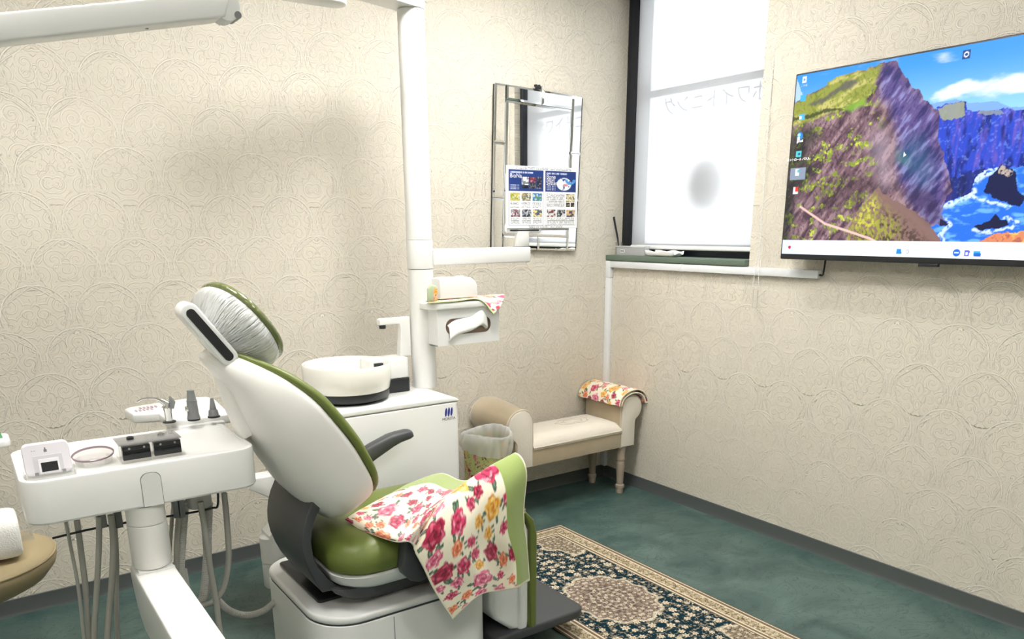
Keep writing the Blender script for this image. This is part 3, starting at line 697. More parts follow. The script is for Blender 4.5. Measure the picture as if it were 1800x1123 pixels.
def outline(s):
    L_ = [(-.02+.645*f) for f in ul]
    return [(u_, interp(u_, HW)*s) for u_ in L_]+[(u_, -interp(u_, HW)*s) for u_ in reversed(L_)]
def cring(s, wo):
    return [bl_(.30+(u_-.30)*s, v_*s, interp(u_, FR)+wo) for u_, v_ in outline(1)]
obj('backrest_cushion', loft([cring(s, wo) for s, wo in ((.96, .006), (.985, .0), (.99, -.006), (.975, -.014), (.92, -.022), (.8, -.028), (.5, -.031))]), GREEN, chair, ang=60)
# spine / neck block carrying the headrest
def nb(u_, hw, w0, w1, n=20):
    return [bl_(u_, hw*sp_(math.cos(2*PI*j/n), .5), (w0+w1)/2+(w1-w0)/2*sp_(math.sin(2*PI*j/n), .5)) for j in range(n)]
obj('neck_block', loft([nb(.36, .06, .04, .165), nb(.44, .068, .02, .142), nb(.52, .07, -.0, .112), nb(.57, .068, -.005, .092), nb(.605, .062, .0, .078), nb(.628, .05, .01, .066), nb(.635, .03, .02, .05)]), WARM, chair, ang=60)
obj('neck_cushion', loft([nb(.56, .09, -.075, -.03), nb(.60, .088, -.09, -.03), nb(.66, .085, -.085, -.03), nb(.68, .07, -.07, -.04)]), GREEN, chair, ang=60)
obj('headrest_stem', loft([[bl_(u_, v_, w_) for v_, w_ in ((-.055, -.03), (.035, -.03), (.035, .005), (-.055, .005))] for u_ in (.52, .66)]), STEEL, chair)
# headrest: leaning a little more upright than the back
HC = Vector((-2.687, YC, 1.316)); ha = math.radians(54)
hu, hwv = Vector((-math.cos(ha), 0, math.sin(ha))), Vector((-math.sin(ha), 0, -math.cos(ha)))
hq = math.radians(13); hwt = hwv*math.cos(hq)+Vector((0, -math.sin(hq), 0)); hvt = Vector((0, math.cos(hq), 0))+hwv*math.sin(hq)
def hl(u_, v_, w_): return HC+hu*u_+hwt*w_+hvt*v_
def hring(ru, rv, w_, n=48): return [hl(ru*sp_(math.cos(2*PI*j/n), .9), rv*sp_(math.sin(2*PI*j/n), .9), w_) for j in range(n)]
PLW = bpy.data.materials.new('gathered_plastic_cover'); PLW.use_nodes = True; nt = PLW.node_tree; k = N(nt); b_ = nt.nodes['Principled BSDF']
b_.inputs['Base Color'].default_value = (.80, .81, .79, 1); b_.inputs['Roughness'].default_value = .16; b_.inputs['Coat Weight'].default_value = .5
geo = nt.nodes.new('ShaderNodeNewGeometry'); sub = nt.nodes.new('ShaderNodeVectorMath'); sub.operation = 'SUBTRACT'; nt.links.new(geo.outputs['Position'], sub.inputs[0]); sub.inputs[1].default_value = HC
dU = nt.nodes.new('ShaderNodeVectorMath'); dU.operation = 'DOT_PRODUCT'; nt.links.new(sub.outputs[0], dU.inputs[0]); dU.inputs[1].default_value = hu
sx_ = nt.nodes.new('ShaderNodeSeparateXYZ'); nt.links.new(sub.outputs[0], sx_.inputs[0])
th = k.m('ARCTAN2', dU.outputs['Value'], sx_.outputs[1]); rr = k.m('SQRT', k.m('ADD', k.m('MULTIPLY', dU.outputs['Value'], dU.outputs['Value']), k.m('MULTIPLY', sx_.outputs[1], sx_.outputs[1])))
cb = nt.nodes.new('ShaderNodeCombineXYZ'); nt.links.new(k.m('MULTIPLY', th, 9), cb.inputs[0]); nt.links.new(k.m('MULTIPLY', rr, 12), cb.inputs[1])
ns = nt.nodes.new('ShaderNodeTexNoise'); ns.inputs['Scale'].default_value = 2.6; ns.inputs['Detail'].default_value = 4; nt.links.new(cb.outputs[0], ns.inputs['Vector'])
bpn = nt.nodes.new('ShaderNodeBump'); bpn.inputs['Strength'].default_value = 1.0; bpn.inputs['Distance'].default_value = .03
nt.links.new(k.m('MULTIPLY', ns.outputs[0], k.ss(rr, .05, .07)), bpn.inputs['Height']); nt.links.new(bpn.outputs[0], b_.inputs['Normal'])
GREENP = mat('green_leather_under_film', rgb(104, 112, 66), .12, coat=.8, bump=(70, .5, 2))
head = obj('headrest_cushion', loft([hring(a, b, w_) for a, b, w_ in ((.138, .138, -.012), (.146, .146, -.016), (.147, .147, -.024), (.143, .142, -.033), (.125, .124, -.041), (.08, .078, -.046), (.02, .02, -.048))]), GREENP, chair, ang=70)
obj('headrest_shell', loft([hring(a, b, w_) for a, b, w_ in ((.138, .138, -.014), (.145, .145, -.008), (.146, .147, .012), (.140, .141, .028), (.122, .122, .052), (.10, .096, .076), (.075, .066, .090), (.068, .058, .098), (.05, .042, .102), (.01, .01, .103))]), PLW, chair, ang=80)
# headrest lever arm with black inlay
h0, h1 = at(334, 549, 1, YC-.115), at(404, 628, 1, YC-.115)
dv = (h1-h0).normalized(); pv = Vector((dv.z, 0, -dv.x)); rad = .026; ym = YC-.115
def stadium(a, b, r, n=10):
    out = []
    for i in range(n+1): an = PI/2+PI*i/n; out.append(a+dv*(r*math.cos(an))+pv*(r*math.sin(an)))
    for i in range(n+1): an = -PI/2+PI*i/n; out.append(b+dv*(r*math.cos(an))+pv*(r*math.sin(an)))
    return [(p.x, p.z) for p in out]
obj('headrest_lever', prism(stadium(h0, h1, rad), 'y', ym, YC-.045, .006, 3), WHITE, chair)
obj('lever_inlay', prism(stadium(h0+dv*.004, h1-dv*.004, .013), 'y', ym-.003, ym+.004, .001, 1), BLACK, chair)
obj('lever_mount', loft([[h+Vector((0, y_, 0))+pv*s for y_, s in ((-.05+.115, q0), (.05+.115, q0), (.05+.115, q1), (-.05+.115, q1))] for h, q0, q1 in ((h0+dv*.05, -.10, .01), (h1-dv*.03, -.10, .01))]), WHITE2, chair)
# armrests: far one free, near one under the blanket
def armrest(y_, x0, z0, x1, z1):
    b = new(); rings = []
    d = Vector((x1-x0, 0, z1-z0)); n_ = Vector((-d.z, 0, d.x)).normalized()
    for f, h, wd in ((0, .030, .020), (.03, .036, .024), (.3, .032, .028), (.62, .026, .030), (.75, .022, .031), (.93, .019, .030), (.985, .015, .025), (1.0, .008, .016)):
        bend = .022*math.sin(min(1, f/.75)*PI*.5) - .012*max(0, f-.7)/.3
        c_ = Vector((x0, y_, z0))+d*f+n_*bend
        rings.append([c_+n_*(h*sp_(math.sin(2*PI*j/20), .6))+Vector((0, wd*sp_(math.cos(2*PI*j/20), .6), 0)) for j in range(20)])
    return loft(rings)
q0, q1 = at(628, 812, 1, YC+.30), at(724, 764, 1, YC+.30)
obj('armrest', armrest(YC+.30, q0.x, q0.z, q1.x, q1.z), DARK, chair, ang=60)
obj('armrest_bracket', prism([(q0.x-.035, .50), (q0.x+.02, .50), (q0.x+.03, q0.z+.02), (q0.x-.03, q0.z+.025)], 'y', YC+.266, YC+.316, .008, 3), DARK, chair)
obj('armrest', armrest(YC-.285, -2.20, .645, -1.88, .755), DARK, chair, ang=60)
pr = [at(px, py, 1, YC-.31) for px, py in ((712, 950), (708, 1000), (712, 1012), (724, 1022), (740, 1024), (751, 1016), (754, 990), (764, 960), (768, 935), (745, 930), (724, 932))]
obj('armrest_bracket', prism([(p.x, p.z) for p in pr], 'y', YC-.312, YC-.262, .010, 3), DARK, chair)
# leg rest and footplate
lgx0, lgx1 = -1.925, -1.775
leg = obj('leg_rest', prism([(lgx0, .53), (lgx0-.012, .24), (lgx0+.01, .19), (-1.84, .125), (-1.80, .115), (lgx1, .125), (lgx1, .50), (-1.80, .56), (-1.87, .58)], 'y', YC-.225, YC+.225, .018, 4), WHITE2, chair)
obj('leg_rest_front', prism([(-1.812, .112), (-1.774, .112), (-1.768, .15), (-1.768, .52), (-1.79, .575), (-1.812, .585)], 'y', YC-.235, YC+.235, .014, 4), WHITE, leg)
obj('leg_cushion', prism([(-1.769, .125), (-1.752, .115), (-1.738, .13), (-1.735, .50), (-1.75, .56), (-1.785, .60), (-1.80, .60), (-1.769, .54)], 'y', YC-.245, YC+.245, .012, 4), GREEN, leg)
fp = obj('footplate', prism(rrect(-1.93, YC-.245, -1.485, YC+.235, (.01, .05, .05, .01), 8), 'z', .085, .125, .010, 3), DARK, chair)
obj('footplate_arm', box((-1.99, YC-.15, .06), (-1.80, YC+.15, .10), .01), BLACK, chair)

# ================================================================== BLANKET ON THE CHAIR
YA = YC-.335
cg = [
 [at(692, 866, 2, .668), at(672, 876, 2, .672), at(650, 888, 2, .672), at(628, 900, 2, .668), at(612, 910, 2, .662), at(606, 914, 2, .655)],
 [at(722, 850, 2, .668), at(705, 862, 2, .675), at(685, 880, 2, .675), at(662, 904, 2, .668), at(645, 925, 2, .655), at(640, 934, 2, .640)],
 [at(775, 833, 2, .672), at(755, 850, 2, .688), at(735, 875, 2, .690), at(712, 905, 2, .680), at(697, 940, 2, .664), at(692, 952, 2, .645)],
 [at(818, 846, 2, .690), at(793, 862, 2, .702), at(770, 880, 2, .705), at(745, 905, 2, .70), at(722, 938, 2, .685), at(715, 952, 2, .668)],
 [at(880, 826, 1, YC-.24), at(838, 846, 1, YC-.25), at(800, 866, 1, YC-.26), at(770, 890, 1, YC-.27), at(742, 930, 1, YC-.30), at(726, 958, 1, YC-.33)],
 [at(906, 797, 1, YA+.03), at(868, 818, 1, YA+.03), at(828, 846, 1, YA+.03), at(795, 875, 1, YA+.02), at(757, 930, 1, YA), at(730, 972, 1, YA-.01)],
 [at(925, 826, 1, YA-.022), at(888, 856, 1, YA-.035), at(848, 890, 1, YA-.02), at(812, 925, 1, YA-.035), at(776, 965, 1, YA-.02), at(744, 998, 1, YA-.02)],
 [at(920, 900, 1, YA-.028), at(892, 930, 1, YA-.05), at(862, 958, 1, YA-.022), at(826, 985, 1, YA-.05), at(793, 1012, 1, YA-.025), at(760, 1032, 1, YA-.02)],
 [at(926, 965, 1, YA-.03), at(906, 985, 1, YA-.055), at(880, 1005, 1, YA-.02), at(845, 1020, 1, YA-.055), at(810, 1042, 1, YA-.03), at(778, 1062, 1, YA-.02)],
 [at(930, 1020, 1, YA-.03), at(908, 1033, 1, YA-.06), at(878, 1038, 1, YA-.02), at(846, 1044, 1, YA-.06), at(820, 1064, 1, YA-.035), at(795, 1088, 1, YA-.02)]]
G = np.array([[list(p) for p in r] for r in bicubic(cg, 18, 28)])
def uvlen(G):
    ds = np.linalg.norm(np.diff(G, axis=1), axis=2).mean(0); dt = np.linalg.norm(np.diff(G, axis=0), axis=2).max(1)*.85
    S, T = np.concatenate([[0], np.cumsum(ds)]), np.concatenate([[0], np.cumsum(dt)])
    return np.meshgrid(T, S, indexing='ij')
T_, S_ = uvlen(G); SM = S_.max()
Cb = floral(S_, T_, 5, scale=1.35)
bord = S_/SM < .235
Cb[bord] = rgb(154, 172, 100)
hem = (S_/SM < .012) | (S_/SM > .988) | (T_ > T_.max()-.007)
Cb[hem] = rgb(238, 232, 206)
FLEECE = attr_mat('printed_fleece', .95, sheen=.5, bump=(500, .25, 2))
blk = gridmesh('blanket', G, FLEECE, None, Cb, thick=.007)
tag(blk, 'rose-print fleece blanket with green border draped over the dental chair', 'blanket')

# ================================================================== CUSPIDOR UNIT (cabinet, basin, pole)
cx1 = -1.674; cy0 = -.94
un = thing('cuspidor_unit', 'white dental cuspidor cabinet with round basin and tall pole', 'dental unit', (-2.1, -.7, 0))
cf = rrect(-2.38, cy0, cx1, -.46, (.03, .03, .06, .03), 5)
obj('cabinet', prism(cf, 'z', 0, .886, .004), WHITE, un)
tp_ = obj('cabinet_top', prism([(-2.38, .889), (-2.38, .912), (cx1-.06, .912), (cx1-.03, .909), (cx1-.012, .902), (cx1, .889)], 'y', cy0, -.46, .010, 3), WHITE, un)
lg = at(789, 724, 1, cy0-.001)
for i in (-1, 0, 1):
    pts = [(lg.x+i*.0135+.0052*math.cos(a)+.0022*math.sin(a), lg.z+.0185*math.sin(a)*(1 if i else 1.06)) for a in [2*PI*j/20 for j in range(20)]]
    obj('maker_emblem', prism(pts, 'y', cy0-.0012, cy0+.001), mat('emblem_blue', rgb(44, 62, 150), .45), un)
ml = at(789, 738, 1, cy0-.001); text('maker_lettering', 'MORITA', .0175, (ml.x, cy0-.0012, ml.z), (1, 0, 0), (0, 0, 1), INK, un, 'CENTER')
bc = at(609, 640, 1, -.72); br = .182
bc.z = 1.062
bs = obj('basin', lathe([(br-.03, -.106), (br-.012, -.104), (br-.009, -.10), (br-.002, -.06), (br, 0.0), (br-.003, .004), (br-.010, .002), (br-.014, -.01), (br-.03, -.07), (br-.07, -.088), (.03, -.097), (.001, -.098)], bc, 56), CERAMIC, un, ang=50)
obj('drain_cover', lathe([(.028, -.096), (.028, -.091), (.022, -.089), (.001, -.089)], bc, 24), CHROME, bs)
obj('basin_ring', lathe([(br-.045, .9125-bc.z), (br-.04, .918-bc.z), (br-.036, .924-bc.z), (br-.014, .926-bc.z), (br-.012, .930-bc.z), (br-.012, .956-bc.z), (br-.03, -.105)], bc, 56), BLACK, un)
tw0, tw1 = at(664, 640, 1, -.70), at(718, 690, 1, -.70)
tx0, tx1 = tw0.x-.01, tw1.x
obj('spout_tower', prism(rrect(tx0-.03, -.72, tx1, -.60, .015, 4), 'z', .972, 1.060, .006), WHITE, un)
obj('tower_base', prism(rrect(tx0-.03, -.725, tx1+.001, -.60, .015, 4), 'z', .9125, .972, .003), BLACK, un)
f0 = at(664, 558, 1, -.655); f1 = at(717, 556, 1, -.655)
fz = f1.z
fa = obj('faucet', prism([(f0.x, fz-.028), (f0.x, fz-.004), (f0.x+.012, fz), (f1.x, fz), (f1.x, 1.058), (f1.x-.055, 1.058), (f1.x-.045, fz-.05), (f1.x-.05, fz-.028)], 'y', -.672, -.638, .004, 3), WHITE, un)
obj('nozzle', lathe([(.014, -.018), (.015, 0)], (f0.x+.02, -.655, fz-.026), 16), BLACK, fa)
obj('cup_sensor', box((tx0-.02, -.735, 1.03), (tx0+.02, -.722, 1.05), .002), BLACK, un)
pbx, pby = -1.693, -.668; pr_ = .0545
obj('pole', lathe([(pr_, .912), (pr_, 1.428)], (pbx, pby, 0), 40), WHITE, un)
obj('pole_collar', lathe([(pr_+.0015, 1.430), (pr_+.002, 1.432), (pr_+.002, 1.548), (pr_+.0015, 1.55)], (pbx, pby, 0), 40), WHITE, un)
obj('pole_upper', lathe([(pr_, 1.552), (pr_, 2.43)], (pbx, pby, 0), 40), WHITE, un)
# overhead beam of the lamp
bdir = Vector((-.96, -.28, 0)).normalized(); bn = Vector((-bdir.y, bdir.x, 0))
def slot_poly(a, d, n_, L_, r, k0=True, k1=True, n=10):
    out = []
    for i in range(n+1): an = PI/2+PI*i/n; out.append(a+d*(r*math.cos(an))+n_*(r*math.sin(an)))
    e = a+d*L_
    for i in range(n+1): an = -PI/2+PI*i/n; out.append(e+d*(r*math.cos(an))+n_*(r*math.sin(an)))
    return [(p.x, p.y) for p in out]
obj('overhead_beam', prism(slot_poly(Vector((pbx, pby, 0)), bdir, bn, .44, pr_+.002), 'z', 2.432, 2.53, .004), WHITE, un)
bt = Vector((pbx, pby, 0))-bn*(pr_+.003)
for z_, l_ in ((2.470, .045), (2.462, .05)):
    o_ = bt+bdir*.02; obj('beam_print', tube([(o_.x, o_.y, z_), (o_.x-bdir.x*l_, o_.y-bdir.y*l_, z_)], .0012, 6), INK, un)
# shelf bracket and monitor arm on the pole
a0, a1 = at(762, 437, 1, pby-.03), at(930, 433, 1, pby-.03)
ma = obj('monitor_arm', box((pbx+pr_-.012, pby-.045, 1.4425), (a1.x, pby+.012, 1.512), .006, 3), WHITE, un)

# lamp arm (separate swinging arm hanging from the overhead beam)
la = thing('lamp_arm', 'white jointed overhead lamp arm crossing above the tray', 'lamp arm', (-2.1, -.8, 2.33))
je = Vector((pbx, pby, 0))+bdir*.36
e2 = at(610, 13, 2, 2.33)
obj('middle_arm', prism(slot_poly(Vector((e2.x-.05, e2.y, 0)), Vector((-1, 0, 0)), Vector((0, -1, 0)), .78, .045), 'z', 2.33, 2.392, .006), WHITE, la)
obj('arm_joint', lathe([(.03, 2.391), (.03, 2.4315)], (e2.x-.05, e2.y, 0), 20), GREYP, la)
y3 = -1.75
k0, k1 = at(0, 74, 1, y3-.03), at(398, 31, 1, y3-.03); k2, k3 = at(398, -18, 1, y3-.03), at(0, 22, 1, y3-.03)
dirn = (k0-k1).normalized(); k0x, k3x = k0+dirn*.35, k3+dirn*.35
obj('spring_arm', prism([(k0x.x, k0x.z), (k1.x-.02, k1.z-.003), (k1.x, k1.z+.004), (k1.x+.008, k1.z+.03), (k2.x+.006, k2.z), (k3x.x, k3x.z)], 'y', y3-.03, y3+.04, .006, 3), WHITE, la)
kc = (k1+k2)/2
obj('hinge_cap', cyl((kc.x+.004, y3-.022, kc.z-.002), (kc.x+.004, y3+.032, kc.z-.002), .030, 20), WHITE2, la)
obj('hinge_screw', cyl((kc.x+.026, y3-.024, kc.z-.018), (kc.x+.026, y3+.034, kc.z-.018), .008, 12), GREYP, la)
obj('screw_hole', lathe([(.004, -.0005), (.004, .001)], (at(258, 44, 1, y3).x, y3+.005, at(258, 46, 1, y3).z-.004), 10), GREYP, la)
obj('link_arm', tube([(e2.x-.83, e2.y, 2.392), (e2.x-.83, e2.y, 2.45), (kc.x, y3+.005, 2.45), (kc.x, y3+.005, kc.z+.02)], .025, 14), WHITE, la)

# ================================================================== LEAFLET ON THE MONITOR ARM
LY = pby-.03
lf = thing('leaflet_holder', 'white stand on the pole arm holding a leaflet in front of the mirror', 'stand', (a1.x-.03, LY, 1.512))
obj('stand_post', box((a1.x-.075, LY-.014, 1.5125), (a1.x-.008, LY+.014, 1.60), .005), WHITE, lf)
p0, p1, p2, p3 = at(888, 402, 1, LY), at(885, 290, 1, LY), at(1012, 297, 1, LY), at(1010, 400, 1, LY)
px0, px1, pz0, pz1 = (p0.x+p1.x)/2, (p2.x+p3.x)/2, (p0.z+p3.z)/2, (p1.z+p2.z)/2
obj('stand_lip', prism(rrect(px0, pz0-.022, px0+.20, pz0+.02, .012, 5), 'y', LY-.013, LY+.006, .004), WHITE, lf)
obj('lip_slot', prism(rrect(px0+.02, pz0-.012, px0+.185, pz0-.006, .003, 3), 'y', LY-.0145, LY-.012), BLACK, lf)
obj('back_plate', prism(rrect(px0+.012, pz0-.01, px1-.03, pz1-.03, .01, 3), 'y', LY+.004, LY+.012, .002), WHITE, lf)
nu, nv = 330, 220
xx, zz = np.meshgrid(np.linspace(px0, px1, nu), np.linspace(pz0, pz1, nv), indexing='ij')
W_, H_ = px1-px0, pz1-pz0; A, Bv = (xx-px0)/W_, (pz1-zz)/H_       # 0..1 right, 0..1 down
Cl = np.empty((nu, nv, 3)); Cl[...] = rgb(244, 245, 246)
def rc(a0_, a1_, b0_, b1_, c_, k_=1.): mixc(Cl, rgb(*c_), ((A > a0_) & (A < a1_) & (Bv > b0_) & (Bv < b1_)).astype(float)*k_)
n1 = fbm(A*60, Bv*40, 4, 9); n2 = fbm(A*30, Bv*26, 3, 19)
for (s0, s1) in ((.03, .505), (.53, .975)):
    rc(s0, s1, .055, .95, (150, 156, 170)); rc(s0+.004, s1-.004, .06, .945, (246, 247, 248)); rc(s0, s1, .06, .40, (38, 62, 124))
def photo(a0_, a1_, b0_, b1_, ca, cb_, cc):
    msk = ((A > a0_) & (A < a1_) & (Bv > b0_) & (Bv < b1_)).astype(float); mixc(Cl, rgb(*ca), msk); mixc(Cl, rgb(*cb_), msk*sm(n2, .45, .6)); mixc(Cl, rgb(*cc), msk*sm(n1, .55, .65)*.8)
photo(.205, .30, .17, .30, (236, 236, 236), (120, 130, 136), (80, 90, 96)); photo(.31, .40, .17, .255, (120, 60, 70), (196, 120, 120), (60, 30, 40)); photo(.205, .295, .31, .355, (24, 28, 34), (60, 60, 60), (20, 20, 20))
photo(.31, .40, .265, .355, (30, 34, 40), (110, 110, 110), (30, 30, 30)); photo(.41, .48, .16, .355, (60, 66, 80), (40, 44, 60), (150, 150, 160))
mixc(Cl, rgb(226, 232, 236), sm(np.hypot((A-.80)/.11, (Bv-.27)/.11), 1, .9)*sm(n2, .3, .42)); mixc(Cl, rgb(86, 150, 214), sm(np.abs(np.hypot((A-.89)/.07, (Bv-.2)/.07)-.8), .35, .2)*(Bv > .19)); mixc(Cl, rgb(214, 130, 136), sm(np.hypot((A-.82)/.04, (Bv-.285)/.02), 1, .8))
for i, cols in enumerate((((206, 186, 90), (150, 160, 60), (236, 236, 226)), ((176, 160, 110), (120, 120, 96), (240, 240, 236)), ((92, 140, 84), (60, 120, 190), (210, 226, 236)))):
    photo(.05+i*.152, .18+i*.152, .425, .555, *cols)
for i, cols in enumerate((((150, 150, 150), (120, 60, 80), (236, 236, 236)), ((40, 44, 54), (110, 116, 130), (220, 220, 220)), ((240, 216, 150), (70, 90, 110), (90, 110, 130)))):
    photo(.055+i*.152, .185+i*.152, .69, .815, *cols)
photo(.83, .955, .43, .565, (50, 48, 40), (206, 196, 160), (236, 226, 190)); photo(.83, .89, .575, .645, (60, 56, 46), (160, 150, 120), (40, 40, 40)); photo(.90, .955, .575, .645, (60, 56, 46), (160, 150, 120), (40, 40, 40))
for i, cols in enumerate((((60, 56, 60), (226, 226, 226), (190, 110, 100)), ((50, 54, 60), (216, 216, 216), (160, 160, 160)), ((70, 76, 90), (214, 176, 130), (230, 200, 160)))):
    photo(.555+i*.142, .68+i*.142, .69, .815, *cols)
def lines(a0_, a1_, b0_, b1_, step=.021):
    msk = ((A > a0_) & (A < a1_) & (Bv > b0_) & (Bv < b1_)) & (((Bv-b0_) % step) < step*.55) & (vn(A*190, np.floor((Bv-b0_)/step)*7.3, 4) > .32); mixc(Cl, rgb(70, 72, 80), msk*.75)
for i in range(3): lines(.05+i*.152, .17+i*.152, .572, .665); lines(.055+i*.152, .178+i*.152, .83, .93)
lines(.55, .81, .43, .66); lines(.555, .955, .83, .94); lines(.13, .90, .015, .05); lines(.30, .78, .955, .99); 
mixc(Cl, rgb(210, 220, 240), (((Bv > .09) & (Bv < .118) & (A > .05) & (A < .36)) | ((Bv > .09) & (Bv < .118) & (A > .55) & (A < .84)) | ((((Bv % .03) < .014) & (Bv > .30) & (Bv < .39)) & (((A > .05) & (A < .17)) | ((A > .55) & (A < .68)))))*(vn(A*220, Bv*3, 2) > .3)*.8)
leafP = attr_mat('printed_leaflet', .3, spec=.5)
lv = gridmesh('leaflet', np.stack([xx, np.full_like(xx, LY-.016), zz], -1), leafP, None, Cl, thick=.0015)
tag(lv, 'laminated two-page blue and white implant leaflet in front of the mirror', 'leaflet')
for (a_, b_q, s, t_) in ((.045, .165, .026, 'BioNa'), (.545, .165, .026, 'Bone'), (.545, .215, .026, 'Navi'), (.545, .265, .026, 'System')):
    o = text('leaflet_title', t_, s, (px0+a_*W_, LY-.0172, pz1-b_q*H_-.006), (1, 0, 0), (0, 0, 1), PAPER, lv); 
    for v in o.data.vertices: pass

# ================================================================== SHELF, TISSUE BOX, WIPES ON THE POLE
SYF = -.80                                         # front plane of the tissue holder
h0_, h1_ = at(768, 545, 1, SYF), at(877, 541, 1, SYF); hz0 = at(822, 604, 1, SYF).z; hz1 = h0_.z
th_ = thing('tissue_holder', 'white metal shelf and tissue box holder clamped to the pole', 'tissue holder', (h0_.x+.15, SYF+.06, hz0))
def plate_with_slot(x0, x1, z0, z1, y0, y1, sx0, sx1, sz0, sz1):
    n = 8; r = (sz1-sz0)/2; inner = rrect(sx0, sz0, sx1, sz1, r*.98, n); outer = []
    cx_, cz_ = (sx0+sx1)/2, (sz0+sz1)/2
    for (x_, z_) in inner:
        dx, dz = x_-cx_, z_-cz_; t = min(((x1-cx_) if dx > 0 else (x0-cx_))/dx if abs(dx) > 1e-9 else 1e9, ((z1-cz_) if dz > 0 else (z0-cz_))/dz if abs(dz) > 1e-9 else 1e9)
        outer.append((cx_+dx*t, cz_+dz*t))
    for ci in ((x0, z0), (x1, z0), (x1, z1), (x0, z1)):
        i = min(range(len(outer)), key=lambda q: (outer[q][0]-ci[0])**2+(outer[q][1]-ci[1])**2); outer[i] = ci
    b = new(); R = []
    for pts_, y_ in ((outer, y0), (outer, y1), (inner, y1), (inner, y0)): R.append([b.verts.new((p[0], y_, p[1])) for p in pts_])
    m_ = len(inner)
    for a_ in range(4):
        for j in range(m_): b.faces.new((R[a_][j], R[a_][(j+1) % m_], R[(a_+1) % 4][(j+1) % m_], R[(a_+1) % 4][j]))
    return b
s0_, s1_ = at(783, 563, 1, SYF), at(863, 580, 1, SYF)
sx0, sx1, sz0, sz1 = s0_.x, s1_.x, hz0+.045, hz0+.115
obj('front_plate', plate_with_slot(h0_.x, h1_.x, hz0, hz1, SYF, SYF+.003, sx0, sx1, sz0, sz1), WHITE2, th_, ang=30)
obj('holder_tray', box((h0_.x, SYF+.003, hz0), (h1_.x, SYF+.11, hz0+.003)), WHITE2, th_)
obj('holder_side', box((h0_.x, SYF+.003, hz0), (h0_.x+.003, SYF+.107, hz1)), WHITE2, th_)
obj('holder_side', box((h1_.x-.003, SYF+.003, hz0), (h1_.x, SYF+.107, hz1)), WHITE2, th_)
obj('holder_back', box((h0_.x, SYF+.107, hz0), (h1_.x, SYF+.110, hz1)), WHITE2, th_)
hsz = hz1+.006
obj('shelf', prism(rrect(at(757, 530, 1, SYF-.01).x, SYF-.012, at(880, 530, 1, SYF-.01).x, SYF+.125, (.05, .03, .03, .01), 6), 'z', hz1, hz1+.03, .006, 3), WHITE, th_)
obj('clamp', box((pbx+pr_-.004, pby-.04, hz0+.05), (pbx+pr_+.03, pby+.02, hz1), .004), WHITE2, th_)
tbx = thing('tissue_box', 'box of tissues inside the white holder on the pole', 'tissue box', ((h0_.x+h1_.x)/2, SYF+.05, hz0+.004))
obj('carton', box((h0_.x+.006, SYF+.012, hz0+.0035), (h1_.x-.006, SYF+.100, hz1-.012), .002), mat('brown_carton', rgb(150, 128, 112), .8), tbx)
tc = [[Vector((sx0+.01+(sx1-sx0-.02)*f, SYF+dy, sz0+.004+up_+.05*f*(1-.2*f))) for (dy, up_) in ((.009, .050), (-.004, .040), (-.009, .016), (-.011, -.010), (.006, -.020))] for f in (0, .2, .4, .6, .8, .95)]
tc[-1] = [p+Vector((0, .006, -.012)) for p in tc[-1]]; tc[0] = [p+Vector((0, -.008, -.012)) for p in tc[0]]
tc[4] = [p+Vector((0, -.006, .012)) for p in tc[4]]
gridmesh('tissue', bicubic(tc, 6, 6), TISSUE, tbx, thick=.001)
SZT = hz1+.031
# small rose towel under the wipes box, corner hanging over the shelf edge
g0 = [[at(752, 522, 1, SYF-.02), at(800, 524, 1, SYF-.02), at(845, 526, 1, SYF-.025), at(868, 553, 1, SYF-.035)],
      [Vector((at(760, 520, 1, SYF).x, SYF+.03, SZT+.004)), Vector((-1.60, SYF+.03, SZT+.006)), Vector((-1.47, SYF+.02, SZT+.004)), at(880, 538, 1, SYF-.02)],
      [Vector((at(765, 520, 1, SYF).x, SYF+.10, SZT+.004)), Vector((-1.60, SYF+.10, SZT+.006)), Vector((-1.47, SYF+.09, SZT+.005)), at(887, 520, 1, SYF+.05)],
      [Vector((at(765, 520, 1, SYF).x, SYF+.12, SZT+.004)), Vector((-1.60, SYF+.12, SZT+.006)), Vector((-1.47, SYF+.12, SZT+.005)), at(884, 517, 1, SYF+.11)]]
for r_ in g0[:1]:
    for i in range(3): r_[i] = Vector((r_[i].x, SYF-.015, SZT+.002))
Gs = np.array([[list(p) for p in r_] for r_ in bicubic(g0, 14, 22)]); T_, S_ = uvlen(Gs)
Ct = floral(S_, T_, 12, scale=.8); Ct[T_ < .008] = rgb(186, 200, 140)
o = gridmesh('small_towel', Gs, FLEECE, None, Ct, thick=.004); tag(o, 'small rose-print cloth on the pole shelf with one corner hanging down', 'cloth')
wc = at(800, 505, 1, SYF+.05)
wx0, wx1 = at(770, 500, 1, SYF+.03).x, at(837, 500, 1, SYF+.03).x; wz = SZT+.011
wb = thing('wipes_case', 'white rounded wipes case standing on the pole shelf', 'case', ((wx0+wx1)/2, SYF+.06, wz))
prf = [(wx0, wz), (wx1, wz), (wx1, wz+.05), (wx1-.012, wz+.072), (wx1-.035, wz+.086), (wx0+.06, wz+.090), (wx0, wz+.086)]
obj('case_body', prism(prf, 'y', SYF+.015, SYF+.11, .008, 3), WHITE, wb)
obj('case_button', lathe([(.024, -.001), (.022, .006), (.012, .008), (.001, .008)], ((wx0+wx1)/2+.02, SYF+.045, wz+.0865), 20), FROST, wb)
fx = at(761, 508, 1, SYF-.005).x
fc = thing('floral_sachet', 'small upright floral packet leaning against the wipes case', 'packet', (fx, SYF, wz))
obj('packet', prism([(fx-.024, wz-.001), (fx+.022, wz-.001), (fx+.024, wz+.045), (fx+.016, wz+.060), (fx-.008, wz+.066), (fx-.024, wz+.05)], 'y', SYF-.008, SYF+.008, .005, 3), mat('pale_green_film', rgb(182, 196, 160), .35), fc)
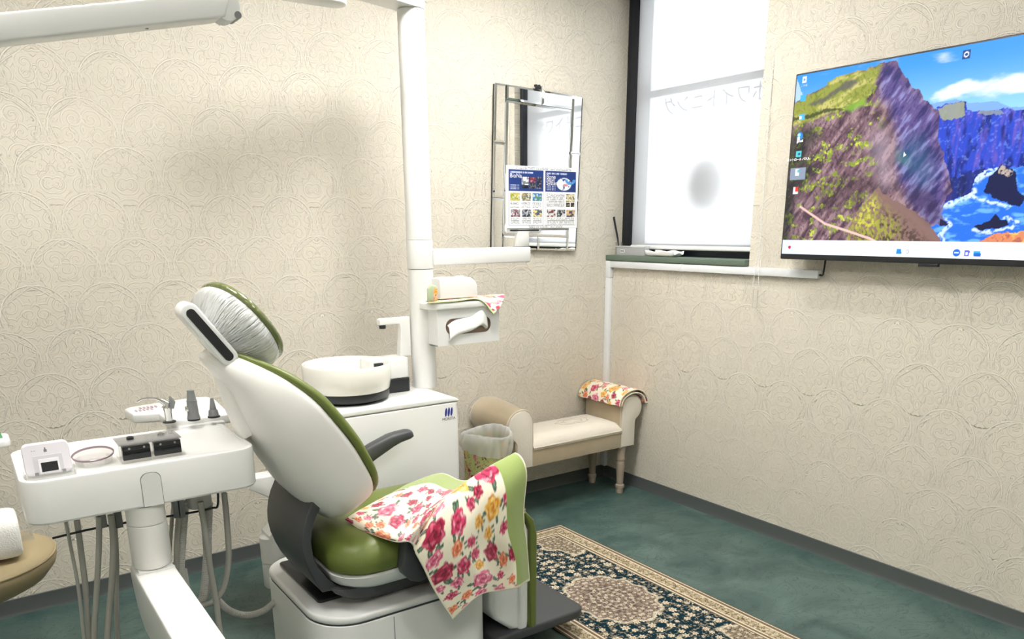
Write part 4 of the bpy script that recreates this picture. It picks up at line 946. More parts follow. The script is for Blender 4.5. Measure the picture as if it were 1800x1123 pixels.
yy_, zz_ = np.meshgrid(np.linspace(fx, fx+.020, 14), np.linspace(wz+.002, wz+.05, 24), indexing='ij')
gridmesh('packet_print', np.stack([yy_, np.full_like(yy_, SYF-.0086), zz_], -1), FLEECE, fc, floral(yy_-yy_.min(), zz_-zz_.min(), 31, scale=.4, base=(244, 190, 150)))

# ================================================================== DELIVERY TRAY
ZT = .98; ty0_, ty1_ = -1.49, -1.09; tX0, tX1 = -3.312, -2.708
dt = thing('delivery_tray', 'white dental instrument tray on a white support arm', 'instrument tray', (-3.02, -1.4, 0))
tray = obj('tray_body', loft([[Vector((x, y, z)) for x, y in rrect(tX0+i, ty0_+i, tX1-i, ty1_-i, .055-min(i, .03), 7)] for z, i in ((ZT-.122, .014), (ZT-.120, .006), (ZT-.114, .001), (ZT-.006, 0), (ZT-.001, .002), (ZT, .006), (ZT, .012), (ZT-.004, .014), (ZT-.006, .018))]), WHITE, dt, ang=30)
pf = at(245, 835, 1, ty0_), at(290, 890, 1, ty0_)
for nm, ins, yq, mm in (('arm_cover_gap', 0, .0008, GREYP), ('arm_cover', .0015, .0013, WHITE)):
    obj(nm, prism(rrect(pf[0].x+ins, ZT-.1185, pf[1].x-ins, ZT-.022-ins, (0, 0, .02, .02), 6), 'y', ty0_-yq, ty0_+.004), mm, tray)
pcx, pcy = -3.024, -1.432
obj('post_upper', lathe([(.052, .802), (.052, .857)], (pcx, pcy, 0), 32), WARM, dt)
obj('post', lathe([(.050, .670), (.0535, .678), (.053, .798), (.051, .800)], (pcx, pcy, 0), 32), WARM, dt)
arm = obj('support_arm', prism([(-1.385, .60), (-1.375, .635), (-1.39, .662), (-2.62, .662), (-2.645, .64), (-2.645, .52), (-2.62, .50), (-1.50, .50), (-1.42, .54)], 'x', pcx-.055, pcx+.052, .006, 3), WHITE, dt)
obj('arm_hinge_slot', box((pcx-.045, -1.475, .6622), (pcx+.048, -1.388, .668), .002), WHITE2, arm)
obj('hinge_pin', box((pcx-.049, -1.482, .6615), (pcx+.050, -1.472, .6665), .001), WHITE, arm)
obj('arm_column', lathe([(.07, .0), (.07, .02), (.05, .03), (.05, .505)], (pcx, -2.58, 0), 28), WHITE, dt)
obj('column_foot', prism(rrect(pcx-.2, -2.80, pcx+.2, -2.36, .08), 'z', .0005, .03, .008), WHITE2, dt)
# rear control panel with handpiece rests
ZP = ZT+.022
cpn = obj('control_panel', prism([(-2.95, -.80), (-2.93, -.775), (-2.70, -.735), (-2.66, -.755), (-2.645, -.80), (-2.67, -1.088), (-2.86, -1.088), (-2.865, -.93), (-2.94, -.90)], 'z', ZP-.035, ZP, .008, 3), WHITE, dt)
obj('panel_neck', box((-2.85, -1.10, ZP-.085), (-2.69, -.95, ZP-.02), .01), WHITE2, dt)
for i in range(5):
    for j in range(2):
        c_ = Vector((-2.922+i*.0125+j*.020, -.862+i*.0002+j*.055-.02*j, ZP))
        obj('key_button', prism([(c_.x+.0042*math.cos(a), c_.y+.017*math.sin(a)) for a in [2*PI*q/12 for q in range(12)]], 'z', ZP-.001, ZP+.0015), mat('mauve_key', rgb(168, 150, 158), .5), cpn)
def rest(px, py, y_): p = at(px, py, 2, ZP); return p
for nm, px, py in (('syringe', 298, 742), ('suction_handpiece', 341, 738), ('small_handpiece', 376, 733)):
    p = at(px, py, 2, ZP)
    hole = obj('handpiece_socket', lathe([(.020, 0), (.020, .004), (.014, .004), (.014, .001)], (p.x, p.y, ZP), 20), BLACK, cpn)
    if nm == 'syringe':
        h = thing('air_water_syringe', 'chrome air-water syringe in the tray panel', 'syringe', (p.x, p.y, ZP+.005))
        obj('grip', lathe([(.012, .0055), (.012, .035), (.014, .042), (.014, .050)], (p.x, p.y, ZP), 16), CHROME, h)
        e_ = at(303, 716, 1, p.y)
        obj('syringe_head', tube([(p.x-.006, p.y, ZP+.048), (p.x-.002, p.y, ZP+.062), (p.x-.02, p.y, ZP+.076)], [.013, .011, .007], 12), CHROME, h)
        obj('nozzle_tube', tube(catmull([(p.x-.014, p.y, ZP+.070), (p.x-.035, p.y, ZP+.082), (p.x-.065, p.y, ZP+.086), (p.x-.086, p.y, ZP+.079)], 6), [.0045]*6+[.0028]*13, 8), CHROME, h)
        obj('trigger', tube([(p.x+.010, p.y, ZP+.045), (p.x+.016, p.y, ZP+.065), (p.x+.010, p.y, ZP+.084)], [.009, .010, .003], 10), GREYP, h)
    elif nm == 'suction_handpiece':
        h = thing('suction_handpiece', 'tall grey suction handpiece in the tray panel', 'handpiece', (p.x, p.y, ZP+.005))
        obj('body', lathe([(.021, .0055), (.018, .02), (.016, .06), (.0165, .065)], (p.x, p.y, ZP), 18), GREYP, h)
        obj('nozzle_end', lathe([(.015, .0655), (.011, .094), (.0115, .098), (.009, .098)], (p.x, p.y, ZP), 18), GREYP, h)
        obj('slide_switch', box((p.x-.024, p.y-.012, ZP+.032), (p.x-.014, p.y+.002, ZP+.048), .003), CHROME, h)
    else:
        h = thing('small_suction_tip', 'short tapered grey suction tip in the tray panel', 'handpiece', (p.x, p.y, ZP+.005))
        obj('body', lathe([(.017, .0055), (.015, .022), (.012, .026)], (p.x, p.y, ZP), 16), GREYP, h)
        obj('tip', lathe([(.011, .0265), (.0055, .062), (.005, .064)], (p.x, p.y, ZP), 16), GREYP, h)
GREYL2 = mat('light_grey_plastic', rgb(188, 188, 182), .45)
# rail under the tray, hose clips
YR = -1.30; zb = ZT-.122
rl = [at(92, 946, 1, YR), at(160, 930, 1, YR), at(225, 918, 1, YR), at(330, 902, 1, YR), at(372, 893, 1, YR), at(383, 886, 1, YR), at(386, 875, 1, YR)]
rl = [Vector((p.x, YR, p.z)) for p in rl]; rl[-1].z = zb+.004
obj('hose_rail', tube(catmull(rl, 6), .0035, 8), BLACK, dt)
hb = at(355, 885, 1, YR-.02)
ob_ = at(355, 896, 1, YR-.02).z; obj('hose_outlet', lathe([(.034, ob_), (.038, ob_+.006), (.038, zb+.002)], (hb.x, YR+.02, 0), 24), GREYL2, dt)
for px in (180, 208, 312, 320):
    c_ = at(px, 915, 1, YR); obj('hose_clip', box((c_.x-.010, YR-.014, at(px, 926 if px < 250 else 908, 1, YR).z), (c_.x+.010, YR+.014, zb+.002), .002), GREYP, dt)
def hose(name, pts, r, y_, corr=False, m_=None, tail=True):
    P_ = [Vector((at(px, py, 1, y_+(dy or 0)))) for px, py, dy in pts]
    if tail:
        e_ = P_[-1]; d_ = (P_[-1]-P_[-2]).normalized()
        P_ += [Vector((e_.x+d_.x*.1, e_.y-.02, max(.16, e_.z-.2))), Vector((e_.x+d_.x*.12+.03, e_.y-.05, .03+r)), Vector((e_.x+.14, e_.y-.05, r+.003))]
    path = catmull(P_, 10)
    if corr:
        path = resample(path, .0032); rr_ = [r*(1.0 if i % 2 else .84) for i in range(len(path))]
        return obj(name, tube(path, rr_, 10), m_ or HOSE2, dt, ang=20)
    return obj(name, tube(path, r, 10), m_ or HOSE, dt, ang=60)
hose('hose', [(116, 918, 0), (122, 950, 0), (134, 1010, 0), (141, 1060, 0), (148, 1123, 0)], .0050, -1.30)
hose('hose', [(135, 915, 0), (140, 950, 0), (150, 1030, 0), (158, 1123, 0)], .0085, -1.29)
hose('hose', [(174, 908, 0), (174, 960, 0), (170, 1040, 0), (166, 1123, 0)], .0085, -1.31)
hose('hose', [(195, 905, 0), (199, 950, 0), (197, 1020, 0), (189, 1123, 0)], .0095, -1.32)
hose('hose', [(201, 910, .1), (205, 980, .1), (205, 1050, .1), (207, 1123, .1)], .0075, -1.30)
hose('hose', [(305, 885, .06), (301, 930, .06), (298, 990, .06), (300, 1050, .06)], .006, -1.30)
hose('hose', [(318, 880, .03), (313, 940, .03), (312, 1000, .03), (318, 1040, .03), (336, 1058, .03), (352, 1058, .03), (362, 1040, .05), (364, 980, .05), (358, 900, .05)], .011, -1.30, tail=False)
hose('corrugated_hose', [(328, 880, 0), (322, 950, 0), (320, 1010, 0), (328, 1060, 0), (346, 1085, 0)], .010, -1.28, True)
hose('corrugated_hose', [(368, 882, 0), (366, 930, 0), (362, 1000, 0), (356, 1050, 0), (342, 1064, 0), (330, 1045, 0), (322, 1000, 0)], .0125, -1.27, True, tail=False)
hose('hose', [(352, 882, 0), (360, 930, 0), (370, 1000, 0), (379, 1050, 0), (388, 1123, 0)], .0095, -1.33)
hose('hose', [(394, 866, 0), (399, 920, 0), (402, 980, 0), (394, 1030, 0), (376, 1056, 0), (350, 1066, 0)], .0095, -1.29, tail=False)
sh = [at(372, 1030, 1, -1.12), at(384, 1055, 1, -1.12), at(404, 1073, 1, -1.12), at(432, 1081, 1, -1.12), at(462, 1074, 1, -1.10), at(486, 1055, 1, -1.08), at(500, 1040, 1, -1.05)]
pth = resample(catmull([at(366, 900, 1, -1.2), at(366, 970, 1, -1.15)]+sh, 10), .0034)
so_ = obj('suction_hose', tube(pth, [.0125*(1 if i % 2 else .86) for i in range(len(pth))], 10), HOSE2, dt, ang=20)

# assistant arm block between tray and cabinet
q = at(455, 960, 1, -.74)
sw = [at(457, 955, 1, -.74), at(484, 940, 1, -.74)]
obj('side_arm_post', lathe([(.040, .285), (.044, .29), (.044, .395), (.040, .398)], (-2.472, -.74, 0), 24), WHITE, un)
obj('side_arm_foot', lathe([(.038, .175), (.043, .182), (.043, .281), (.040, .284)], (-2.472, -.74, 0), 24), WHITE, un)
obj('side_arm', loft([[Vector((x, y, z)) for y, z in ((-.79, z0), (-.69, z0), (-.69, z1), (-.79, z1))] for x, z0, z1 in ((-2.49, .398, .412), (-2.44, .398, .455), (-2.385, .398, .47))]), WHITE, un)
obj('upper_side_arm', prism([(-2.55, .62), (-2.53, .66), (-2.385, .66), (-2.385, .55), (-2.44, .55)], 'y', -.78, -.70, .006), WHITE, un)

# ================================================================== THINGS ON THE TRAY
Z0 = ZT-.0055
# timer standing in a clear stand
tm0, tm1 = at(44, 826, 1, -1.44), at(127, 812, 1, -1.44)
tx_0, tx_1 = tm0.x, tm1.x; tw = tx_1-tx_0; yt = -1.435
tmr = thing('desk_timer', 'white digital timer seen from the back standing on the tray', 'timer', ((tx_0+tx_1)/2, yt, Z0))
def tilt(x, z, d): return Vector((x, yt+.012+(z)*.18-d, Z0+.002+z))
rr_ = rrect(tx_0, .004, tx_1, .086, .014, 5)
obj('case', loft([[tilt(x if e == 0 else (tx_0+tx_1)/2+(x-(tx_0+tx_1)/2)*(1-e), z if e == 0 else .045+(z-.045)*(1-e*1.6), d) for x, z in rr_] for e, d in ((.03, -.012), (0, -.008), (0, .004), (.03, .008))]), mat('pearl_white_plastic', rgb(226, 222, 228), .35), tmr)
def tpl(name, a0_, a1_, z0_, z1_, d0, d1, mm, r=.002):
    return obj(name, loft([[tilt(tx_0+tw*x, z, d) for x, z in rrect(a0_, z0_, a1_, z1_, 0)] for d in (d0, d1)]), mm, tmr)
GREYL = mat('pale_grey_plastic', rgb(206, 204, 208), .4)
tpl('stand_leg', .20, .82, .006, .055, .0075, .0095, GREYL); tpl('battery_cover', .30, .74, .008, .046, .0092, .011, mat('white_flap', rgb(236, 234, 238), .35))
tpl('battery_slot', .345, .70, .013, .037, .0105, .0116, BLACK); tpl('stand_clip', .19, .27, .006, .013, .0095, .0112, GREYP); tpl('stand_clip', .77, .85, .006, .013, .0095, .0112, GREYP)
for a_ in (.20, .235, .27): tpl('speaker_hole', a_, a_+.016, .0680, .070, .0075, .0084, GREYP)
tpl('hanging_hole', .47, .50, .070, .075, .0075, .0084, GREYP); tpl('hanging_hole', .455, .52, .063, .070, .0075, .0084, GREYP)
obj('clear_cradle', loft([[Vector((x, y, Z0+z)) for x, y in rrect(tx_0-.006+i, yt-.020+i, tx_1+.006-i, yt+.022-i, .008)] for z, i in ((.0005, 0), (.020, 0), (.020, .003), (.002, .003))], cap=True), CLEAR, tmr)
# clear round dish with a tinted lid
dc = at(166, 806, 2, Z0+.012); dc.y = -1.33; dc = at(164, 802, 2, Z0+.02)
pd = thing('petri_dish', 'round clear dish with tilted lilac-rimmed lid on the tray', 'dish', (dc.x, dc.y, Z0))
obj('dish_bowl', lathe([(.040, .0005), (.046, .001), (.048, .016), (.0465, .016), (.044, .003), (.001, .003)], (dc.x, dc.y, Z0), 36), CLEAR, pd)
lid = lathe([(.001, 0), (.0495, 0), (.0495, .003), (.001, .003)], (0, 0, 0), 40); rim_ = lathe([(.050, 0), (.053, .001), (.054, .005), (.052, .0065), (.0505, .005), (.0498, .003), (.050, 0)], (0, 0, 0), 40, cap=False)
Rm = Matrix.Rotation(math.radians(7), 4, 'X') @ Matrix.Rotation(math.radians(-3), 4, 'Y')
for v in list(lid.verts)+list(rim_.verts): v.co = Rm @ v.co + Vector((dc.x, dc.y, Z0+.0235))
obj('lid_rim', rim_, mat('lilac_rim', rgb(150, 128, 136), .15, trans=.3), pd)
obj('dish_lid', lid, mat('lilac_clear_plastic', rgb(232, 224, 226), .08, trans=.8, alpha=.4), pd)
# two clear acrylic cases with black fronts
cy_f = -1.425
a0_, a1_ = at(212, 806, 1, cy_f).x, at(322, 800, 1, cy_f).x; half = (a1_-a0_)/2
for i in range(2):
    x0 = a0_+i*half+.001; x1 = x0+half-.002
    cs = thing('acrylic_case', 'small clear acrylic case with black front %s' % ('beside the round dish' if i == 0 else 'topped by a chrome knob'), 'case', ((x0+x1)/2, cy_f+.035, Z0))
    obj('case_body', box((x0, cy_f, Z0+.0005), (x1, cy_f+.085, Z0+.052), .002), CLEAR, cs)
    obj('black_insert', box((x0+.006, cy_f-.0012, Z0+.009), (x1-.0015, cy_f+.030, Z0+.047), .001), mat('gloss_black', rgb(20, 24, 26), .08), cs)
    obj('front_plate', box((x0+.008, cy_f-.004, Z0+.037), (x1-.003, cy_f-.0013, Z0+.048), .001), BLACK, cs)
    for f in (.28, .75): obj('screw', cyl((x0+half*f, cy_f-.0065, Z0+.0425), (x0+half*f, cy_f-.003, Z0+.0425), .0032, 12), CHROME, cs)
    obj('case_lid', box((x0-.002, cy_f-.006, Z0+.0525), (x1+.001, cy_f+.088, Z0+.0565), .0015), mat('smoked_acrylic', rgb(150, 150, 152), .08, trans=.4, alpha=.65), cs)
    xc = x0+half*.45
    obj('lid_knob', lathe([(.010, 0), (.010, .006), (.006, .009), (.001, .009)], (xc, cy_f+.045, Z0+.0568), 16), BLACK if i == 0 else CHROME, cs)

# ================================================================== STOOL, WHITE TOWEL, CLEAR DISPENSER (left edge)
sc_ = Vector((-3.475, -.86, 0)); sr = .25
st = thing('operator_stool', 'round beige upholstered stool behind the instrument tray', 'stool', (sc_.x, sc_.y, 0))
TAN = mat('tan_leatherette', rgb(168, 152, 118), .5, bump=(200, .08))
obj('seat', lathe([(.10, .475), (.17, .485), (.215, .51), (.243, .545), (sr, .57), (.246, .588), (.232, .597), (.20, .602), (.001, .604)], sc_, 48), TAN, st, ang=60)
obj('seat_piping', lathe([(.2475+.004*math.cos(a), .585+.004*math.sin(a)) for a in [2*PI*i/8 for i in range(9)]], sc_, 48, cap=False), TAN, st)
obj('gas_lift', lathe([(.03, .08), (.03, .3), (.02, .3), (.02, .478)], sc_, 20), CHROME, st)
for i in range(5):
    a = 2*PI*i/5+.3; d_ = Vector((math.cos(a), math.sin(a), 0))
    obj('leg', loft([[sc_+d_*r_+Vector((-d_.y, d_.x, 0))*s*wd+Vector((0, 0, z)) for s, z in ((-1, z0), (1, z0), (1, z1), (-1, z1))] for r_, wd, z0, z1 in ((.02, .02, .065, .10), (.24, .014, .055, .072))]), CHROME, st)
    obj('caster', lathe([(.012, .0005), (.022, .004), (.024, .028), (.02, .05), (.006, .055)], sc_+d_*.235, 14), BLACK, st)
wt = [at(-40, 905, 1, -.98), at(34, 905, 1, -.98)]
TERRY = mat('white_terry', (.86, .85, .81), .95, sheen=.4, bump=(220, .5, 3))
tq = at(31, 880, 1, -.96)
def trng(x, s_):
    out = []
    for j in range(40):
        a_ = 2*PI*j/40; q_ = 1+.05*(float(fbm(np.array(x*40.), np.array(j*.35), 3, 4))-.5)
        out.append(Vector((x, -.94+.085*s_*q_*sp_(math.cos(a_), .6), .606+.072+.072*s_*q_*sp_(math.sin(a_), .6)+.004)))
    return out
tx_e = at(31, 915, 1, -.97).x
o = obj('rolled_towel', loft([trng(tx_e-.30+.30*f, sc) for f, sc in ((0, .8), (.02, .93), (.06, .98), (.2, 1), (.35, .99), (.5, 1), (.65, .985), (.8, 1), (.9, 1), (.95, .97), (.985, .91), (1, .78), (1.003, .3))]), TERRY, None, 75)
tag(o, 'fluffy white folded towel lying on the beige stool', 'towel')
dxr = at(38, 840, 1, -.80).x
ds = thing('clear_dispenser', 'clear plastic stand with a green card above the white towel', 'dispenser', (dxr-.06, -.79, .605))
obj('upright', box((dxr-.006, -.80, .6055), (dxr, -.74, .93), .002), CLEAR, ds)
obj('base_plate', box((dxr-.16, -.83, .6052), (dxr+.004, -.72, .610), .002), CLEAR, ds)
gq = at(11, 800, 1, -.80)
obj('top_tray', prism(rrect(dxr-.16, -.835, dxr-.012, -.72, .02), 'z', .93, .955, .006), mat('milky_plastic', (.85, .85, .83), .3), ds)
obj('green_card', prism([(gq.x-.10, .9555), (gq.x, .9555), (gq.x-.012, 1.01), (gq.x-.10, 1.03)], 'y', -.80, -.775, .003), mat('green_card', rgb(96, 160, 104), .5), ds)
obj('brace', tube([(dxr-.003, -.80, .82), (dxr-.07, -.80, .92)], .004, 8), CLEAR, ds)
obj('clip', box((dxr-.012, -.812, .78), (dxr+.002, -.80, .80), .002), BLACK, ds)

# ================================================================== BENCH
BY0, BY1 = -.372, -.03
bn_ = thing('window_bench', 'beige velvet bench with rolled arms and turned legs in the corner', 'bench', (-.55, -.2, 0))
SXL, SXR = -.86, -.195                              # seat between the arms
obj('seat_rail', box((SXL-.02, BY0+.004, .305), (SXR+.02, BY1, .405), .004), BEIGE, bn_)
rows = []
for i in range(13):
    f = i/12; y_ = BY0-.002+(BY1-BY0-.01)*f; edge = min(1, min(f, 1-f)*5+.12)
    rows.append([Vector((SXL+(SXR-SXL)*g, y_, .412+.062*(edge**.6)*min(1, (min(g, 1-g)*7+.45))**.5)) for g in [j/16 for j in range(17)]])
G = np.array([[list(p) for p in r] for r in rows]); 
b = new(); V = [[b.verts.new(p) for p in r] for r in rows]; Vb = [[b.verts.new((p.x, p.y, .400)) for p in r] for r in rows]
for i in range(12):
    for j in range(16):
        b.faces.new((V[i][j], V[i][j+1], V[i+1][j+1], V[i+1][j])); b.faces.new((Vb[i][j], Vb[i+1][j], Vb[i+1][j+1], Vb[i][j+1]))
for A_, B_ in ((V, Vb),):
    for j in range(16):
        b.faces.new((A_[0][j], B_[0][j], B_[0][j+1], A_[0][j+1])); b.faces.new((A_[12][j], A_[12][j+1], B_[12][j+1], B_[12][j]))
    for i in range(12):
        b.faces.new((A_[i][0], A_[i+1][0], B_[i+1][0], B_[i][0])); b.faces.new((A_[i][16], B_[i][16], B_[i+1][16], A_[i+1][16]))
seatc = obj('seat_cushion', b, CREAM, bn_, ang=60)
obj('seat_piping', tube([(SXL, BY0-.002, .412), (SXR, BY0-.002, .412)], .0055, 8), PIPING, seatc)
emb = at(988, 735, 2, .474)
ring = new()
for rs, amp in ((1, .10), (.62, .16)):
    tube([(emb.x+.115*rs*math.cos(a)*(1+amp*math.sin(7*a)), -.2+.055*rs*math.sin(a)*(1+amp*math.cos(6*a)), .4742) for a in [2*PI*i/72 for i in range(73)]], .0016, 5, ring)
obj('embroidery', ring, mat('beige_thread', rgb(190, 178, 158), .7), seatc)
# arm profile in x-z, rolling outwards; s = +1 right arm, -1 left arm
def arm_prof(x_in, s, scale=1):
    pts = [(0, .302), (0, .545), (.004, .572), (.018, .598), (.045, .615), (.085, .618), (.125, .606), (.152, .580), (.163, .548), (.158, .515), (.140, .488), (.118, .472), (.110, .455), (.110, .302)]
    return [(x_in+s*x*scale, z) for x, z in pts]
def bench_arm(x_in, s, lift):
    pf_ = [(x, z+lift*max(0, (z-.45))/.17) for x, z in arm_prof(x_in, s)]
    a_ = obj('arm', prism(pf_, 'y', BY0+.012, BY1, .012, 3), BEIGE, bn_)
    c0, c1 = sum(p[0] for p in pf_)/len(pf_), sum(p[1] for p in pf_)/len(pf_)
    ins = [((x-c0)*.95+c0, (z-c1)*.975+c1) for x, z in pf_]
    obj('arm_front', prism(ins, 'y', BY0-.001, BY0+.02, .004, 2), CREAM, a_)
    obj('arm_piping', tube(catmull([(x, BY0+.010, z) for x, z in pf_], 4), .0055, 8), PIPING, a_)
bench_arm(SXR, 1, 0.0); 
# left arm: taller dome
def dome():
    x_in = SXL; pts = [(x_in, .302), (x_in, .545), (x_in-.004, .585), (x_in-.022, .618), (x_in-.05, .635), (x_in-.085, .637), (x_in-.125, .625), (x_in-.158, .595), (x_in-.172, .555), (x_in-.166, .515), (x_in-.148, .486), (x_in-.125, .468), (x_in-.112, .45), (x_in-.112, .302)]
    return pts
pf_ = dome()
def fat(y_, kx, kz, sh): return [Vector((SXL+(x-SXL)*kx+sh, y_, .302+(z-.302)*kz)) for x, z in catmull2(pf_)]
def catmull2(p): return [(v.x, v.y) for v in catmull([Vector((x, z, 0)) for x, z in p], 3)]
a_ = obj('arm', loft([fat(BY0+.012, .97, .99, 0), fat(BY0+.022, 1.0, 1.0, 0), fat(BY0+.08, 1.06, 1.02, 0), fat(BY0+.2, 1.16, 1.075, 0), fat(BY1-.03, 1.22, 1.10, 0), fat(BY1-.008, 1.18, 1.085, 0), fat(BY1, 1.08, 1.04, 0)]), BEIGE, bn_, ang=50)
c0, c1 = sum(p[0] for p in pf_)/len(pf_), sum(p[1] for p in pf_)/len(pf_)
obj('arm_front', prism([((x-c0)*.95+c0, (z-c1)*.975+c1) for x, z in pf_], 'y', BY0-.001, BY0+.02, .004, 2), CREAM, a_)
obj('arm_piping', tube(catmull([(x, BY0+.010, z) for x, z in pf_], 4), .0055, 8), PIPING, a_)
lp = [(.020, .0005), (.021, .004), (.023, .028), (.020, .033), (.026, .036), (.028, .046), (.026, .056), (.020, .060), (.022, .10), (.027, .19), (.027, .205), (.0235, .210), (.027, .215), (.0285, .228), (.025, .236), (.026, .27), (.028, .303)]
f_l, b_l = at(1089, 866, 2, 0), at(1045, 848, 2, 0)
for (x_, y_) in ((f_l.x, BY0+.035), (f_l.x, BY1-.045), (SXL-.06, BY0+.035), (SXL-.06, BY1-.045)):
    obj('leg', lathe(lp, (x_, y_, 0), 24), LEGWOOD, bn_)
# folded towel over the right arm
ax_c, ax_t = SXR+.082, .618
def over(n_off, y0, y1, k0=0.0, k1=1.0, n=22):
    path = [(-.012, .568), (-.010, .582), (-.002, .600), (.014, .616), (.045, .630), (.085, .632), (.128, .620), (.160, .592), (.174, .560)]
    path = path[int(k0*8):int(k1*8)+1] if k1 < 1 or k0 > 0 else path
    pv_ = catmull([Vector((SXR+x, 0, z)) for x, z in path], 6); out = []
    for i, p in enumerate(pv_):
        t_ = (pv_[min(i+1, len(pv_)-1)]-pv_[max(i-1, 0)]).normalized(); nn_ = Vector((-t_.z, 0, t_.x)); out.append(p+nn_*n_off)
    return [[Vector((p.x, y0+(y1-y0)*j/n, p.z+.003*math.sin(j*.9+i*.2))) for j in range(n+1)] for i, p in enumerate(out)]
rows = over(.026, BY0-.02, BY1+.022); rows2 = over(.006, BY0-.018, BY1+.018)
edge = []
Gt = np.array([[list(p) for p in r] for r in rows+[[a_*.5+b_*.5+(b_-rows[-2][i]).normalized()*.008 for i, (a_, b_) in enumerate(zip(rows[-1], rows2[-1]))]]+rows2[::-1]])
def dens(G, k_):                                     # refine a coarse grid for painting
    ctrl_ = [[Vector(p) for p in r] for r in G]; return np.array([[list(p) for p in r] for r in bicubic(ctrl_, k_, k_)])
Gt = dens(Gt[::3] if len(Gt) % 3 == 1 else np.concatenate([Gt[::3], Gt[-1:]]), 5)
T_, S_ = uvlen(Gt); Cw = floral(S_, T_, 22, scale=1.1); Cw[(S_ < .006) | (S_ > S_.max()-.006)] = rgb(236, 226, 204)
o = gridmesh('folded_towel', Gt, FLEECE, None, Cw, thick=.007); tag(o, 'folded rose-print towel laid over the right bench arm', 'towel')
o = obj('floor_cable', tube(catmull([(-.845, -.06, .29), (-.80, -.08, .22), (-.80, -.10, .12), (-.86, -.14, .02), (-.98, -.16, .006), (-1.2, -.14, .006)], 8), .0045, 8), BLACK); tag(o, 'thin black cable drooping behind the beige bench', 'cable')

# ================================================================== BIN
bz = .56; bcx, bcy = -1.19, -.40; R0 = .125
tb_ = thing('waste_bin', 'floral green waste bin with a white plastic liner bag', 'waste bin', (bcx, bcy, 0))
nu, nv = 260, 150
th2, z2 = np.meshgrid(np.linspace(-PI, PI, nu), np.linspace(.003, bz-.02, nv), indexing='ij'); rr2 = .105+(R0-.105)*z2/bz
Cn = np.empty((nu, nv, 3)); Cn[...] = rgb(190, 194, 130)
fl = floral(th2*.12, z2, 44, dens=.12, scale=.75, base=(190, 194, 130)); keep = fbm(th2*3, z2*9, 3, 5) > .52; Cn[keep] = fl[keep]
vin = np.abs(fbm(th2*5, z2*14, 4, 61)-.5) < .012; Cn[vin] = rgb(120, 96, 66)
gridmesh('bin_body', np.stack([bcx+rr2*np.cos(th2), bcy+rr2*np.sin(th2), z2], -1), attr_mat('floral_bin_print', .5), tb_, Cn)
obj('bin_bottom', lathe([(.001, .0005), (.105, .0005), (.1055, .006), (.001, .006)], (bcx, bcy, 0), 32), mat('bin_green', rgb(190, 194, 130), .5), tb_)
LIN = bpy.data.materials.new('liner_film'); LIN.use_nodes = True; nt = LIN.node_tree; nt.nodes.remove(nt.nodes['Principled BSDF'])
tr = nt.nodes.new('ShaderNodeBsdfTranslucent'); tr.inputs[0].default_value = (.95, .96, .96, 1); df = nt.nodes.new('ShaderNodeBsdfDiffuse'); df.inputs[0].default_value = (.92, .93, .93, 1)
gl = nt.nodes.new('ShaderNodeBsdfGlossy'); gl.inputs['Roughness'].default_value = .25; tp = nt.nodes.new('ShaderNodeBsdfTransparent')
m1 = nt.nodes.new('ShaderNodeMixShader'); m1.inputs[0].default_value = .5; m2 = nt.nodes.new('ShaderNodeMixShader'); m2.inputs[0].default_value = .08; m3 = nt.nodes.new('ShaderNodeMixShader'); m3.inputs[0].default_value = .32
nt.links.new(tr.outputs[0], m1.inputs[1]); nt.links.new(df.outputs[0], m1.inputs[2]); nt.links.new(m1.outputs[0], m2.inputs[1]); nt.links.new(gl.outputs[0], m2.inputs[2])
nt.links.new(m2.outputs[0], m3.inputs[1]); nt.links.new(tp.outputs[0], m3.inputs[2]); nt.links.new(m3.outputs[0], nt.nodes['Material Output'].inputs['Surface'])
rows = []
prof = [(-.030, -.30), (-.022, -.12), (-.012, -.03), (-.004, .0), (.004, .008), (.011, .002), (.013, -.015), (.015, -.032), (.015, -.050), (.013, -.060)]
for i in range(97):
    a = 2*PI*i/96; r_ = []
    for k_, (dr_, dz) in enumerate(prof):
        wob = (vn(np.array(a*6.), np.array(k_*.7), 3)-.5)*.016*(1 if k_ else .3)+.004*math.sin(17*a+k_*.6)
        droop = -.045*max(0, math.cos(a-4.3)) if k_ >= 7 else 0
        R_ = R0+dr_+wob*(.5 if k_ in (3, 4) else 1); r_.append(Vector((bcx+R_*math.cos(a), bcy+R_*math.sin(a), bz+dz+droop*(k_-6)/3+.012*math.sin(a*2+.6))))
    rows.append(r_)
for k_ in range(len(prof)): rows[-1][k_] = rows[0][k_].copy()
gridmesh('liner_bag', dens(np.array([[list(p) for p in r] for r in rows]), 2), LIN, tb_)

